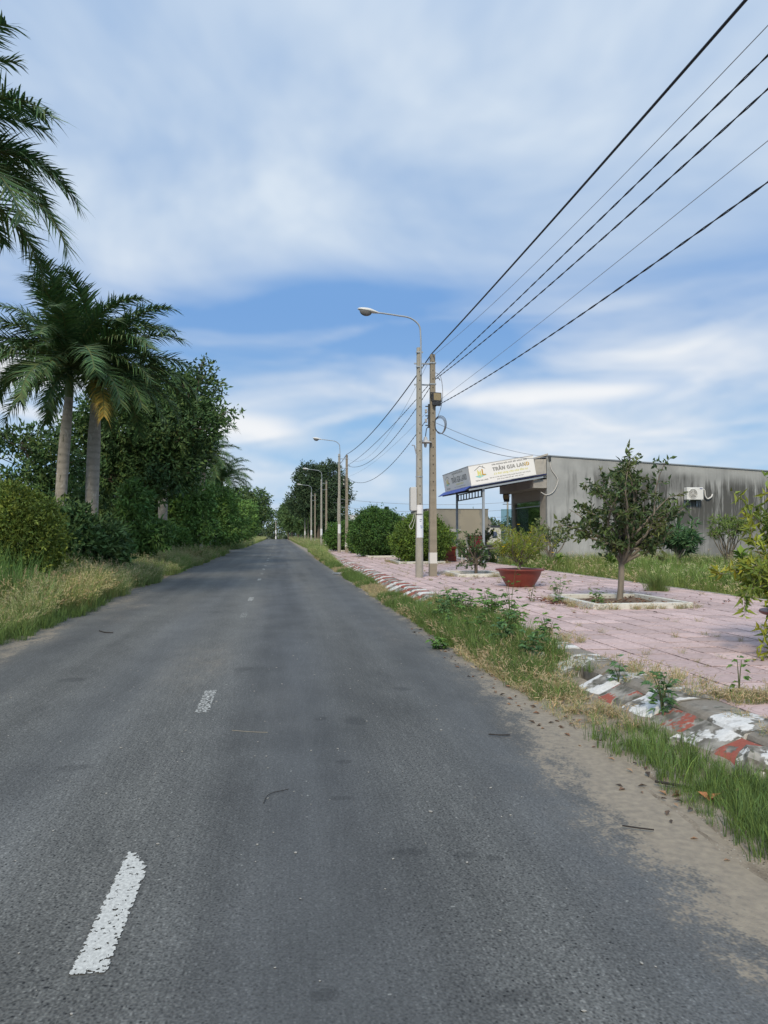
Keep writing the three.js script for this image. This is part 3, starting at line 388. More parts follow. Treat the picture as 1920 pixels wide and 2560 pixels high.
// air conditioner outdoor unit
{
  const t = thing('air_conditioner', 'white air conditioner outdoor unit hung on the streaked wall', 'air conditioner', [19.28, 3.08, BZ]);
  obj('casing', boxG(0.82, 0.58, 0.3, 0, 0.31, 0.27, { bev: 0.025 }), whitePaint, t); obj('fan_ring', place(new THREE.TorusGeometry(0.225, 0.018, 8, 28).toNonIndexed(), -0.12, 0.31, 0.425), whitePaint, t);
  obj('fan_recess', cylG(0.22, 0.22, 0.01, -0.12, 0.31, 0.424, 28, { rx: Math.PI / 2 }), mat([0.30, 0.29, 0.27], 0.7), t);
  const fan = []; for (let k = 0; k < 3; k++) fan.push(boxG(0.09, 0.19, 0.008, -0.12 + Math.sin(k * 2.094) * 0.11, 0.31 + Math.cos(k * 2.094) * 0.11, 0.436, { rz: -k * 2.094 })); fan.push(cylG(0.05, 0.05, 0.02, -0.12, 0.31, 0.437, 14, { rx: Math.PI / 2 })); obj('fan', fan, mat([0.45, 0.44, 0.41], 0.6), t);
  const gr = []; for (let k = 1; k < 6; k++) gr.push(place(new THREE.TorusGeometry(0.04 * k, 0.004, 5, 24).toNonIndexed(), -0.12, 0.31, 0.452)); for (let k = 0; k < 8; k++) gr.push(boxG(0.006, 0.21, 0.006, -0.12 + Math.sin(k * 0.785) * 0.11, 0.31 + Math.cos(k * 0.785) * 0.11, 0.452, { rz: -k * 0.785 })); obj('grille', gr, whitePaint, t);
  obj('badge', boxG(0.14, 0.035, 0.004, 0.29, 0.54, 0.424), mat([0.03, 0.05, 0.22], 0.4), t);
  for (const s of [-0.3, 0.3]) obj('bracket', [boxG(0.04, 0.04, 0.44, s, 0.0, 0.22), boxG(0.04, 0.3, 0.03, s, -0.13, 0.016)], steelGrey, t);
  obj('pipe', tubeG(curve([[0.42, 0.5, 0.2], [0.6, 0.5, 0.16], [0.68, 0.2, 0.12], [0.8, 0.09, 0.1], [1.0, 0.18, 0.08], [1.1, 0.3, 0.0]], 24), 0.035, 8), mat([0.66, 0.65, 0.62], 0.7), t);
}
// floodlight hung under the eaves slab
function floodlight(label, pos, turn, tilt, s) {
  const t = thing('floodlight', label, 'floodlight', pos, turn), b = new THREE.Group(); b.name = 'lamp_body'; t.add(b); b.rotation.x = tilt; b.position.set(0, -0.16 * s, 0.1 * s); b.scale.setScalar(s);
  obj('housing', [boxG(0.34, 0.32, 0.07, 0, 0, 0, { bev: 0.012 }), boxG(0.3, 0.17, 0.11, 0, -0.2, -0.03, { bev: 0.012 })], mat([0.035, 0.037, 0.042], 0.5), b); obj('lens', boxG(0.27, 0.24, 0.012, 0, 0.01, 0.036), mat([0.30, 0.24, 0.13], 0.15), b);
  obj('bracket', [boxG(0.36 * s, 0.025, 0.04, 0, 0.0, 0), boxG(0.02, 0.2 * s, 0.04, -0.19 * s, -0.09 * s, 0.02), boxG(0.02, 0.2 * s, 0.04, 0.19 * s, -0.09 * s, 0.02)], darkSteel, t); return t;
}
floodlight('small black floodlight hanging under the office eaves slab', [11.9, 3.605, -39.3], -0.5, 0.35, 0.95);
// ---------------------------------------------------------------- poles
const concTex = (c, s) => tex(256, 512, (u, v) => { const n = fbm(u * 3 + s, v * 10, 5, 0.6), f = noise(u * 60, v * 120), st = fbm(u * 14 + s, v * 2, 3); return c.map((k) => k * (1 + n * 0.35 + f * 0.14 + st * 0.2)); });
const lampConc = mat(null, 0.9, { map: concTex([0.345, 0.33, 0.285], 3) }), elecConc = mat(null, 0.92, { map: concTex([0.26, 0.23, 0.18], 17) }), hole = mat([0.05, 0.045, 0.04], 0.9), paperM = mat([0.74, 0.75, 0.77], 0.8), galv = mat([0.40, 0.43, 0.45], 0.4, { metalness: 0.5 }), black = mat([0.012, 0.012, 0.018], 0.5), cableGrey = mat([0.30, 0.31, 0.33], 0.6), ceramic = mat([0.55, 0.53, 0.5], 0.3), lampWhite = mat([0.66, 0.66, 0.63], 0.4);
const lampG = {}, elecG = {};
{
  const poleP = (r0, r1, h) => { const p = [[0.0, 0]]; for (let k = 0; k <= 10; k++) p.push([lerp(r0, r1, k / 10), h * k / 10]); p.push([0.0, h]); return p; };
  const fix = (g, m) => { const a = g.attributes.uv; for (let i = 0; i < a.count; i++) a.setXY(i, a.getX(i) * 0.8, a.getY(i) * m); return g; };
  lampG.pole = fix(latheG(poleP(0.122, 0.078, 7.05), 20), 3.5);
  lampG.arm = mergeGeometries([tubeG(curve([[0.03, 6.2, 0.105], [0.03, 7.4, 0.105], [-0.02, 7.72, 0.105], [-0.28, 7.93, 0.1], [-0.7, 8.0, 0.1], [-1.25, 8.06, 0.1]], 34), 0.026, 8), boxG(0.21, 0.04, 0.07, 0, 6.45, 0.07), boxG(0.21, 0.04, 0.07, 0, 6.9, 0.07)].map(clean));
  const hs = new THREE.SphereGeometry(1, 22, 14), p = hs.attributes.position;
  for (let i = 0; i < p.count; i++) { let x = p.getX(i), y = p.getY(i), z = p.getZ(i); const w = x < 0 ? 1 : lerp(1, 0.45, x); p.setXYZ(i, x * 0.36, y * (y > 0 ? 0.085 : 0.05) * w, z * 0.14 * w); } hs.computeVertexNormals(); lampG.head = place(hs.toNonIndexed(), -1.56, 8.1, 0.1, 0, 0, -0.16);
  const ls = new THREE.SphereGeometry(1, 18, 10, 0, 6.2832, Math.PI / 2, Math.PI / 2); lampG.lens = place(ls.scale(0.19, 0.14, 0.11).toNonIndexed(), -1.66, 8.085, 0.1, 0, 0, -0.16);
  lampG.paper = new THREE.CylinderGeometry(0.1185, 0.1215, 0.66, 20, 1, true, -0.9, 2.6).toNonIndexed(); lampG.holes = mergeGeometries([...Array(18).keys()].map((k) => clean(boxG(0.026, 0.04, 0.03, 0.005, 6.3 - k * 0.27, lerp(0.122, 0.078, (6.3 - k * 0.27) / 7.05) - 0.012))));
  elecG.pole = (() => { const g = new THREE.CylinderGeometry(0.104, 0.162, 7.0, 4, 1).toNonIndexed(); g.rotateY(Math.PI / 4); g.translate(0, 3.5, 0); g.computeVertexNormals(); return uvm(g, 0.5); })();
  const side = (y) => lerp(0.1145, 0.0735, y / 7.0);
  elecG.holes = mergeGeometries([...Array(16).keys()].map((k) => { const y = 6.75 - k * 0.27; return clean(boxG(0.03, 0.045, 0.02, 0, y, side(y) - 0.007)); }));
  elecG.band = (() => { const s = 0.162 * 1.0; const g = new THREE.CylinderGeometry(s * 0.985, s, 0.34, 4, 1, true).toNonIndexed(); g.rotateY(Math.PI / 4); g.translate(0, 0.58, 0); g.computeVertexNormals(); return uvm(g); })();
  elecG.clamp = mergeGeometries([boxG(0.58, 0.04, 0.05, -0.28, 0, -0.1), boxG(0.2, 0.04, 0.2, 0, 0, 0)].map(clean));
  elecG.rack = mergeGeometries([boxG(0.05, 0.75, 0.05, -0.12, 5.05, 0), boxG(0.16, 0.03, 0.04, -0.15, 5.35, 0), boxG(0.16, 0.03, 0.04, -0.15, 5.05, 0), boxG(0.16, 0.03, 0.04, -0.15, 4.75, 0)].map(clean));
  elecG.insulator = latheG([[0, -0.06], [0.035, -0.06], [0.045, -0.03], [0.025, 0], [0.045, 0.03], [0.035, 0.06], [0, 0.06]], 12);
}
const lampZ = [-23.1, -54.7, -78.2, -103, -128, -153, -178, -203], lampLabels = ['tall concrete street lamp nearest the camera with paper notices on its pole', 'second street lamp from the camera, at the far end of the pink sidewalk', 'third street lamp from the camera, just past the side street', 'fourth street lamp from the camera along the right roadside', 'fifth street lamp from the camera, in front of the big roadside tree', 'sixth street lamp from the camera, far down the right roadside', 'seventh street lamp from the camera, far down the right roadside', 'last and smallest street lamp at the end of the right roadside'];
lampZ.forEach((z, i) => {
  const y = i < 2 ? PY - 0.01 : 0.0, t = thing('street_lamp', lampLabels[i], 'street lamp', [4.24, y, z], 0, 'street lamps along the road');
  obj('pole', lampG.pole, lampConc, t); obj('arm', lampG.arm, galv, t); const h = obj('lamp_head', lampG.head, lampWhite, t); obj('lens', lampG.lens, mat([0.16, 0.16, 0.16], 0.15), h);
  const nt = obj('paper_notice', lampG.paper.clone().translate(0.001, i === 0 ? 1.55 : 1.7, 0), paperM, t); if (i === 0) obj('paper_notice', lampG.paper.clone().scale(0.985, 0.5, 0.985).translate(0.001, 2.05, 0), paperM, t);
  if (i < 2) stuff(obj('bolt_holes', lampG.holes, hole, t));
  if (i === 0) {
    const c = document.createElement('canvas'); c.width = 256; c.height = 256; const x = c.getContext('2d'); x.fillStyle = '#dfe3ea'; x.fillRect(0, 0, 256, 256); x.fillStyle = '#4a6ba8'; x.font = 'bold 52px sans-serif'; x.fillText('TA', 96, 150); x.fillStyle = '#6b7480'; x.fillRect(80, 40, 60, 8); x.fillRect(80, 60, 42, 8); nt.material = mat(null, 0.8, { map: new THREE.CanvasTexture(c) }); nt.material.map.colorSpace = THREE.SRGBColorSpace;
    obj('strap', cylG(0.121, 0.121, 0.03, 0, 1.93, 0, 20), black, t); obj('strap', cylG(0.112, 0.112, 0.03, 0, 3.08, 0, 20), steelGrey, t);
  }
});
const elecZ = [8, -23.7, -54.8, -78.9, -104, -129, -154], elecLabels = ['square concrete power pole behind the camera', 'square concrete power pole nearest the camera, standing beside the first street lamp', 'square concrete power pole beside the second street lamp', 'square concrete power pole beside the third street lamp', 'square concrete power pole beside the fourth street lamp', 'square concrete power pole beside the fifth street lamp', 'farthest square concrete power pole down the road'];
elecZ.forEach((z, i) => {
  const y = i < 3 ? PY - 0.01 : 0.0, t = thing('power_pole', elecLabels[i], 'power pole', [4.78, y, z], 0, 'power poles along the road');
  obj('pole', elecG.pole, elecConc, t); for (const cy of [6.72, 6.05]) obj('clamp', elecG.clamp, galv, t).position.y = cy; obj('white_band', elecG.band, mat([0.62, 0.61, 0.58], 0.85), t); if (i < 3) { stuff(obj('bolt_holes', elecG.holes, hole, t)); obj('insulator_rack', elecG.rack, darkSteel, t); for (const q of [5.2, 4.9]) { const s = obj('insulator', elecG.insulator, ceramic, t); s.position.set(-0.21, q, 0); } }
  obj('hook', tubeG([[0.1, 6.25, 0], [0.2, 6.25, 0.02], [0.24, 6.18, 0.03]], 0.014, 6), darkSteel, t);
});
{ // gear on the first pair of poles
  floodlight('black square floodlight with amber lens on the nearest power pole', [4.85, 5.75 + PY, -23.585], 0.28, -0.05, 0.92);
  const t = thing('cable_coil', 'loose grey coil of cable hanging on the nearest power pole', 'cable coil', [4.92, 4.72 + PY, -23.62], 0.3);
  for (let k = 0; k < 4; k++) { const pts = []; for (let a = 0; a <= 28; a++) { const q = a / 28 * 6.283; pts.push([Math.cos(q) * (0.18 + k * 0.01) + 0.08, Math.sin(q) * (0.25 + k * 0.012) + k * 0.01, k * 0.02 + 0.03 * Math.sin(q * 2)]); } obj('loop', tubeG(pts, 0.008, 5), k % 2 ? black : cableGrey, t); }
  obj('lead', tubeG(curve([[0.0, 0.25, 0], [0.12, 0.6, 0.02], [0.18, 1.1, 0.02], [0.08, 1.6, 0.02], [-0.08, 1.68, 0]], 20), 0.01, 5), cableGrey, t);
  const b = thing('meter_box', 'pale grey meter box strapped to the nearest street lamp pole', 'meter box', [4.06, 2.45, -23.1]);
  obj('box', boxG(0.18, 0.72, 0.26, -0.01, 0.12, 0, { bev: 0.015 }), mat([0.56, 0.56, 0.55], 0.5), b); obj('lid', boxG(0.016, 0.66, 0.22, -0.106, 0.12, 0), mat([0.5, 0.5, 0.49], 0.5), b); obj('mount', boxG(0.06, 0.1, 0.1, 0.10, 0.1, 0), darkSteel, b); obj('pipe', tubeG([[0.08, 0.5, 0.06], [0.1, 1.4, 0.06], [0.02, 1.75, 0.06], [-0.06, 1.76, 0.06]], 0.018, 6), cableGrey, b);
  obj('dangling_wire', tubeG(curve([[0.02, -0.3, 0.05], [-0.05, -0.55, 0.08], [-0.14, -0.72, 0.08], [-0.08, -0.8, 0.08], [0.03, -0.5, 0.07], [0.06, -0.2, 0.06]], 24), 0.008, 5), mat([0.5, 0.5, 0.46], 0.6), b);
  const s = thing('shaded_lamp', 'old white enamel lamp shade hanging between the nearest two poles', 'lamp', [4.53, 4.40, -23.6]);
  obj('shade', latheG([[0.02, 0.15], [0.05, 0.13], [0.06, 0.06], [0.2, -0.03], [0.205, -0.05], [0.19, -0.04], [0.04, 0.04]], 20), mat([0.5, 0.5, 0.5], 0.35), s); obj('bulb', latheG([[0, -0.2], [0.035, -0.18], [0.05, -0.1], [0.035, 0.0], [0.0, 0.02]], 12), ceramic, s); obj('stem', tubeG([[0, 0.14, 0], [0.04, 0.4, -0.03], [0.12, 0.5, -0.05]], 0.014, 6), darkSteel, s);
}
// ---------------------------------------------------------------- overhead cables
function span(a, b, sag, n = 22) { const pts = []; for (let i = 0; i <= n; i++) { const t = i / n; pts.push([lerp(a[0], b[0], t), lerp(a[1], b[1], t) - sag * 4 * t * (1 - t), lerp(a[2], b[2], t)]); } return pts; }
function twist(pts, r, turns, n = 260) { const c = new THREE.CatmullRomCurve3(pts.map((p) => V(...p))), out = [[], []]; for (let i = 0; i <= n; i++) { const t = i / n, p = c.getPoint(t), a = t * turns * 6.283; for (const k of [0, 1]) out[k].push([p.x + Math.cos(a + k * Math.PI) * r, p.y + Math.sin(a + k * Math.PI) * r, p.z]); } return out; }
{
  const kinds = [[4.76, 7.2, 0.18, 0.019, 'thick black top cable', 0], [4.70, 7.05, 0.60, 0.005, 'thin grey upper wire', 0], [4.84, 6.42, 0.12, 0.0095, 'twisted black pair, higher of two,', 1], [4.86, 6.38, 0.40, 0.0095, 'twisted black pair, lower of two,', 1], [4.84, 5.6, 0.16, 0.0045, 'hair thin lower wire', 0], [4.86, 5.52, 0.48, 0.0095, 'lowest black cable', 1]];
  const seg = [['over the near sidewalk', 0, 1, 1], ['between the first and second pole pair', 1, 2, 2.4], ['between the second and third pole pair', 2, 3, 1.0], ['between the third and fourth pole pair', 3, 4, 1.0], ['between the fourth and fifth pole pair', 4, 5, 1.0]];
  for (const [where, i, j, f] of seg) for (const [x, y, sag, r, what, tw] of kinds) { if (i >= 3 && (r < 0.006 || /lower of/.test(what))) continue; const dy = i >= 2 ? -0.17 : 0, pts = span([x, y, elecZ[i]], [x, y + dy, elecZ[j]], sag * f); const geos = tw && i < 2 ? twist(pts, r * 0.8, Math.abs(elecZ[i] - elecZ[j]) * 1.1).map((q) => tubeG(q, r * 0.75, 5)) : tubeG(pts, r * (tw ? 1.1 : 1), 6); tag(obj('overhead_cable', geos, r < 0.006 ? cableGrey : black), `${what} strung ${where}`, 'cable', 'overhead cables'); }
  const drop = (a, b, sag, r, label) => tag(obj('service_cable', tubeG(span(a, b, sag), r, 6), cableGrey), label, 'cable', 'service cables to the office');
  drop([4.9, 4.75, -23.7], [12.3, 5.05, -34], 0.35, 0.012, 'thicker grey service cable from the power pole to the office corner'); drop([4.9, 5.0, -23.7], [12.25, 5.1, -34.2], 0.2, 0.008, 'thinner service wire above its neighbour to the office corner');
}
// left carriageway lamps and cables
{
  const mk = (label, x, z, turn, h) => { const t = thing('distant_lamp', label, 'street lamp', [x, 0, z], turn, 'street lamps of the left carriageway'); t.scale.setScalar(h); obj('pole', lampG.pole, lampConc, t); obj('arm', lampG.arm, galv, t); const q = obj('lamp_head', lampG.head, lampWhite, t); obj('lens', lampG.lens, mat([0.16, 0.16, 0.16], 0.15), q); };
  mk('street lamp head reaching in at the left edge behind the palms', -18.3, -47.5, Math.PI, 0.97); mk('small distant street lamp on the left above the round hedge', -26.9, -84, 0.5, 0.93);
  for (const [y, r, w] of [[7.0, 0.03, 'upper'], [6.2, 0.018, 'middle'], [5.9, 0.018, 'lower']]) tag(obj('overhead_cable', tubeG(span([-18.2, y, -47.5], [-17.6, y - 0.3, -84], 0.9), r, 5), black), `${w} of three dark cables at the left edge behind the palms`, 'cable', 'cables of the left carriageway'); 
}
// ---------------------------------------------------------------- far buildings
{
  const t = thing('bare_block_wall', 'blank grey concrete building with pale mortar patches behind the canopy', 'building', [13.6, 0, -70]);
  const wt = tex(512, 256, (u, v) => { const n = fbm(u * 5, v * 3, 5), m = fbm(u * 9 + 4, v * 4 + 3, 4); let c = mix3([0.20, 0.19, 0.165], [0.27, 0.25, 0.21], sstep(-0.2, 0.2, n)); if (v > 0.34 && v < 0.52 && u < 0.5 + m * 0.5 && u > 0.2) c = [0.36, 0.35, 0.33]; if (u > 0.52 + m * 0.25 && u < 0.85 + n * 0.2) c = mix3(c, [0.34, 0.30, 0.23], 0.7); return c; }, true, false);
  const g = new THREE.PlaneGeometry(5.8, 3.8); place(g, 2.9, 1.9, 0.003); obj('front_render', g, mat(null, 0.95, { map: wt }), t); obj('shell', boxG(5.8, 3.8, 9, 2.9, 1.9, -4.5), plain([0.19, 0.175, 0.155], 0.95), t); obj('roof_edge', boxG(5.9, 0.06, 9.1, 2.9, 3.831, -4.5), plain([0.22, 0.21, 0.19], 0.9), t); obj('broken_corner', [boxG(0.3, 0.5, 0.25, 5.95, 2.6, -0.2, { rz: 0.4 }), boxG(0.22, 0.3, 0.2, 5.93, 2.1, -0.2, { rz: -0.3 })], plain([0.22, 0.21, 0.19], 0.9), t);
  const w = thing('white_house', 'low white house with dark roof edge far behind the canopy posts', 'house', [25.2, 0, -95]);
  obj('wall', boxG(4.2, 2.4, 5, 2, 1.2, -2.5), mat([0.55, 0.54, 0.5], 0.9), w); obj('roof', boxG(4.6, 0.12, 5.4, 2, 2.5, -2.5, { rz: -0.03 }), mat([0.06, 0.065, 0.09], 0.6), w); for (const x of [0.9, 2.0, 3.1]) obj('window', boxG(0.6, 0.8, 0.05, x, 1.4, 0.02), mat([0.08, 0.1, 0.16], 0.3), w); obj('gate_post', boxG(0.25, 2.7, 0.25, 4.4, 1.35, 0.3), mat([0.4, 0.4, 0.38], 0.9), w);
  const k = thing('white_tank_block', 'small white tower block peeping over the round shrubs', 'building', [20.3, 0, -200]); obj('tower', boxG(4.4, 6.2, 4, 0, 3.1, 0), mat([0.62, 0.63, 0.65], 0.8), k); obj('cap', boxG(4.7, 0.25, 4.3, 0, 6.3, 0), mat([0.5, 0.5, 0.5], 0.8), k);
  const q = thing('water_tower', 'grey concrete water tower beyond the round shrubs', 'water tower', [31, 0, -200]); obj('shaft', latheG([[1.4, 0], [1.3, 3.9], [1.9, 4.3]], 16), plain([0.2, 0.19, 0.18], 0.9), q); obj('tank', latheG([[1.9, 4.3], [2.2, 4.6], [2.2, 5.9], [1.9, 6.1], [0, 6.2]], 18), plain([0.17, 0.16, 0.155], 0.9), q);
  const s = thing('banded_post', 'white banded marker post at the far end of the road', 'post', [-0.9, 0, -212]); obj('post', cylG(0.16, 0.13, 5.2, 0, 2.6, 0, 10), lampConc, s); obj('white_band', cylG(0.2, 0.2, 0.9, 0, 2.1, 0, 10), paperM, s); obj('white_band', cylG(0.2, 0.2, 0.7, 0, 0.5, 0, 10), paperM, s);
  const dp = thing('distant_power_pole', 'thin distant power pole seen through the canopy beside the open glass door', 'power pole', [36.5, 0, -120]); obj('pole', cylG(0.2, 0.14, 7, 0, 3.5, 0, 8), lampConc, dp); obj('cross_arm', boxG(1.6, 0.1, 0.1, 0, 6.3, 0), darkSteel, dp);
  dup(dp, [9, 0, -118], 0, 'thin distant power pole far behind the second street lamp');
  for (const [y, n] of [[6.6, 'upper'], [5.4, 'middle'], [4.3, 'lower']]) tag(obj('distant_cable', tubeG(span([36.5, y, -120], [9, y + 0.3, -118], 0.6), 0.025, 4), cableGrey), `${n} distant wire crossing the sky under the canopy`, 'cable', 'distant wires behind the canopy');
}
// ---------------------------------------------------------------- vegetation builders
const barkTex = (c, s) => tex(256, 256, (u, v) => { const n = fbm(u * 6 + s, v * 3, 5, 0.6), r = fbm(u * 16, v * 4 + s, 3); return c.map((k) => k * (1 + n * 0.7 + r * 0.5)); });
const bark = mat(null, 0.95, { map: barkTex([0.13, 0.105, 0.08], 2) }), barkPale = mat(null, 0.95, { map: barkTex([0.22, 0.19, 0.15], 8) });
function crown(R, blobs, n, per, rc, len, wid, cols, o = {}) {     // leaf clusters spread through a set of ellipsoids
  const L = new Leaves(), vol = blobs.map((b) => b[3] * b[4] * b[5]), tot = vol.reduce((a, b) => a + b, 0);
  for (let k = 0; k < n; k++) {
    let q = R() * tot, i = 0; while (q > vol[i] && i < blobs.length - 1) { q -= vol[i]; i++; }
    const b = blobs[i], d = rvec(R), rr = lerp(o.inner ?? 0.45, 1, Math.pow(R(), 0.6)) * (1 + fbm(d.x * 2.2 + i * 7, d.y * 2.2 + d.z * 3, 3) * (o.lump ?? 0.5));
    const cp = V(b[0] + d.x * b[3] * rr, b[1] + d.y * b[4] * rr, b[2] + d.z * b[5] * rr); if (cp.y < (o.minY ?? -9)) continue;
    const col = tint(R, cols[(R() * cols.length) | 0], o.vary ?? 0.28), axis = d.clone().multiplyScalar(0.7).add(rvec(R).multiplyScalar(0.6)).add(V(0, o.up ?? 0.2, 0)).normalize();
    for (let m = 0; m < per; m++) { const ld = rvec(R).multiplyScalar(o.spread ?? 0.9).add(axis).add(V(0, -(o.droop ?? 0.25), 0)).normalize(), s = ld.clone().cross(rvec(R)).normalize(); L.leaf(cp.clone().addScaledVector(rvec(R), rc * Math.cbrt(R())), ld, s, len * (0.7 + R() * 0.6), wid * (0.8 + R() * 0.4), tint(R, col, 0.15)); }
  }
  return L.geo();
}
function limb(R, a, b, r0, r1, wob = 0.12, n = 6) { const pts = [], rs = []; const l = a.distanceTo(b), w = rvec(R).multiplyScalar(l * wob), w2 = rvec(R).multiplyScalar(l * wob * 0.5); for (let i = 0; i <= n; i++) { const t = i / n; pts.push(a.clone().lerp(b, t).addScaledVector(w, Math.sin(t * Math.PI)).addScaledVector(w2, Math.sin(t * 2 * Math.PI)).add(V(0, l * 0.06 * Math.sin(t * Math.PI), 0))); rs.push(lerp(r0, r1, t)); } return { pts, g: tubeG(pts, rs, 7, false) }; }
function bigTree(seed, name, label, pos, o) {                      // trunk, limbs into every blob, crown of leaf clusters
  const R = rngOf(seed), t = thing(name, label, 'tree', pos, 0, o.group), wood = [], top = V(o.lean ?? 0, o.trunkH, 0), fork = limb(R, V(0, -0.1, 0), top, o.r, o.r * 0.7, 0.05, 7); wood.push(tubeG(fork.pts, fork.pts.map((p, i) => lerp(o.r * 1.0, o.r * 0.68, i / 7) * (i === 0 ? 1.35 : 1)), 9, false));
  for (const b of o.blobs) { const c = V(b[0], b[1], b[2]), m = limb(R, top.clone().add(V(0, -0.05, 0)), c, o.r * 0.5, o.r * 0.16, 0.12, 6); wood.push(m.g); for (let k = 0; k < (o.sub ?? 4); k++) { const d = rvec(R); if (d.y < -0.3) d.y *= -1; wood.push(limb(R, m.pts[3 + ((R() * 3) | 0)], c.clone().add(V(d.x * b[3] * 0.85, d.y * b[4] * 0.85, d.z * b[5] * 0.85)), o.r * 0.17, o.r * 0.05, 0.12, 4).g); } }
  obj('trunk', wood, o.bark ?? bark, t); obj('crown', crown(R, o.blobs, o.n, o.per ?? 10, o.rc ?? 0.3, o.len ?? 0.18, o.wid ?? 0.08, o.cols, o), o.mat ?? leafMat, t); return t;
}
function twigTree(R, ends, o) {                                    // limbs ending at given points, leafy twigs along their outer part
  const wood = [], L = new Leaves(), fork = V(...o.fork), st = limb(R, V(0, o.y0 ?? -0.05, 0), fork, o.r, o.r * 0.8, 0.05, 5); wood.push(st.g);
  for (const e of ends) {
    const E = V(...e), from = st.pts[3 + ((R() * 3) | 0)], m = limb(R, from, E, o.r * 0.5, o.r * 0.08, o.wob ?? 0.14, 8); wood.push(m.g);
    for (let k = 0; k < o.twigs; k++) {
      const t = lerp(o.t0 ?? 0.35, 1, (k + R()) / o.twigs), i = Math.min(7, Math.floor(t * 8)), p = m.pts[i].clone().lerp(m.pts[i + 1], t * 8 - i), dir = m.pts[i + 1].clone().sub(m.pts[i]).normalize().multiplyScalar(0.6).add(rvec(R)).add(V(0, o.rise ?? 0.35, 0)).normalize(), tl = o.twigL * (0.5 + R() * 0.8) * (1.15 - 0.5 * t);
      const q = p.clone().addScaledVector(dir, tl).add(V(0, -tl * (o.sagT ?? 0), 0)); wood.push(tubeG([p, q], [o.r * 0.07, o.r * 0.03], 4, false)); const col = tint(R, o.cols[(R() * o.cols.length) | 0], 0.25);
      for (let l = 0; l < o.per; l++) { const s = (o.tip ? 0.75 + R() * 0.3 : 0.15 + 0.9 * (l / o.per)), lp = p.clone().lerp(q, s), ld = dir.clone().multiplyScalar(o.along ?? 0.5).add(rvec(R).multiplyScalar(0.85)).add(V(0, -(o.droop ?? 0.1), 0)).normalize(), sd = ld.clone().cross(rvec(R)).normalize(); L.leaf(lp, ld, sd, o.len * (0.6 + R() * 0.7), o.wid * (0.7 + R() * 0.5), tint(R, col, 0.18), 0.2, o.ldroop ?? 0.15); }
    }
  }
  return { wood: mergeGeometries(wood), leaf: L.geo() };
}
const DG = [[0.038, 0.076, 0.024], [0.048, 0.092, 0.028], [0.030, 0.062, 0.022], [0.066, 0.105, 0.032]], MG = [[0.062, 0.125, 0.026], [0.085, 0.155, 0.032], [0.05, 0.10, 0.024]], YG = [[0.14, 0.19, 0.03], [0.11, 0.16, 0.03], [0.085, 0.135, 0.028]];
// ---------------------------------------------------------------- royal palms
const palmTrunkMat = mat(null, 0.92, { map: tex(256, 1024, (u, v) => { const rings = Math.pow(Math.abs(Math.sin(v * 60 + fbm(u * 3, v * 8, 3) * 2)), 6), n = fbm(u * 5, v * 26, 5, 0.6), li = fbm(u * 9 + 4, v * 16, 4); let c = [0.29, 0.265, 0.225].map((k) => k * (1 + n * 0.45 - rings * 0.16)); if (li > 0.1) c = mix3(c, [0.46, 0.44, 0.38], sstep(0.1, 0.3, li) * 0.6); if (li < -0.2) c = mix3(c, [0.10, 0.10, 0.07], sstep(-0.2, -0.4, li)); return c; }) });
const shaftMat = mat(null, 0.5, { map: tex(128, 256, (u, v) => { const n = fbm(u * 10, v * 3, 4); return mix3([0.075, 0.115, 0.028], [0.13, 0.15, 0.05], sstep(-0.2, 0.3, n)); }) });
const rachisMat = mat([0.10, 0.12, 0.035], 0.6);
function frondG(seed, elev, L, cols, dry) {                        // +x outward; rachis and two plumed rows of leaflets
  const R = rngOf(seed), lv = new Leaves(), pts = [], N = 20; let p = V(0, 0, 0), a = elev; const ds = L / N; pts.push(p.clone()); for (let i = 0; i < N; i++) { p = p.clone().add(V(Math.cos(a) * ds, Math.sin(a) * ds, 0)); pts.push(p); a -= (0.036 + 0.075 * i / N) * (elev > -0.2 ? 1 : 0.55); }
  const n = 90; for (let k = 0; k < n; k++) for (const s of [-1, 1]) {
    const t = 0.13 + 0.87 * (k + R() * 0.6) / n, f = t * N, i = Math.min(N - 1, Math.floor(f)), q = pts[i].clone().lerp(pts[i + 1], f - i), tan = pts[i + 1].clone().sub(pts[i]).normalize(), up = V(-tan.y, tan.x, 0);
    const ll = L * 0.24 * (0.35 + Math.sin(Math.min(1, t * 1.15) * Math.PI * 0.9) * 0.8) * (0.8 + R() * 0.35), out = V(0, 0, s).multiplyScalar(0.85).addScaledVector(tan, 0.5 + 0.5 * t + (R() - 0.5) * 0.2).addScaledVector(up, (R() - 0.35) * 0.9).normalize(), dr = 0.12 + R() * 0.55 + (dry ? 0.4 : 0);
    const m = q.clone().addScaledVector(out, ll * 0.5).add(V(0, -ll * 0.1 * dr, 0)), e = q.clone().addScaledVector(out, ll * 0.88).add(V(0, -ll * 0.5 * dr, 0)); lv.blade([q, m, e], 0.06, tan, tint(R, cols[(R() * cols.length) | 0], 0.28));
  }
  return { leaf: lv.geo(), rachis: tubeG(pts, pts.map((_, i) => lerp(0.045, 0.007, i / N)), 6) };
}
const PC = [[0.045, 0.098, 0.034], [0.06, 0.118, 0.038], [0.036, 0.078, 0.03], [0.08, 0.115, 0.04]], dryC = [[0.36, 0.25, 0.05], [0.28, 0.21, 0.05], [0.18, 0.17, 0.045]];
const frondSet = [1.42, 1.15, 0.88, 0.62, 0.34, 0.05].map((e, i) => [frondG(100 + i, e, 3.7, PC), frondG(200 + i, e, 3.5, PC)]), dryFrond = frondG(300, -0.1, 2.6, dryC, true);
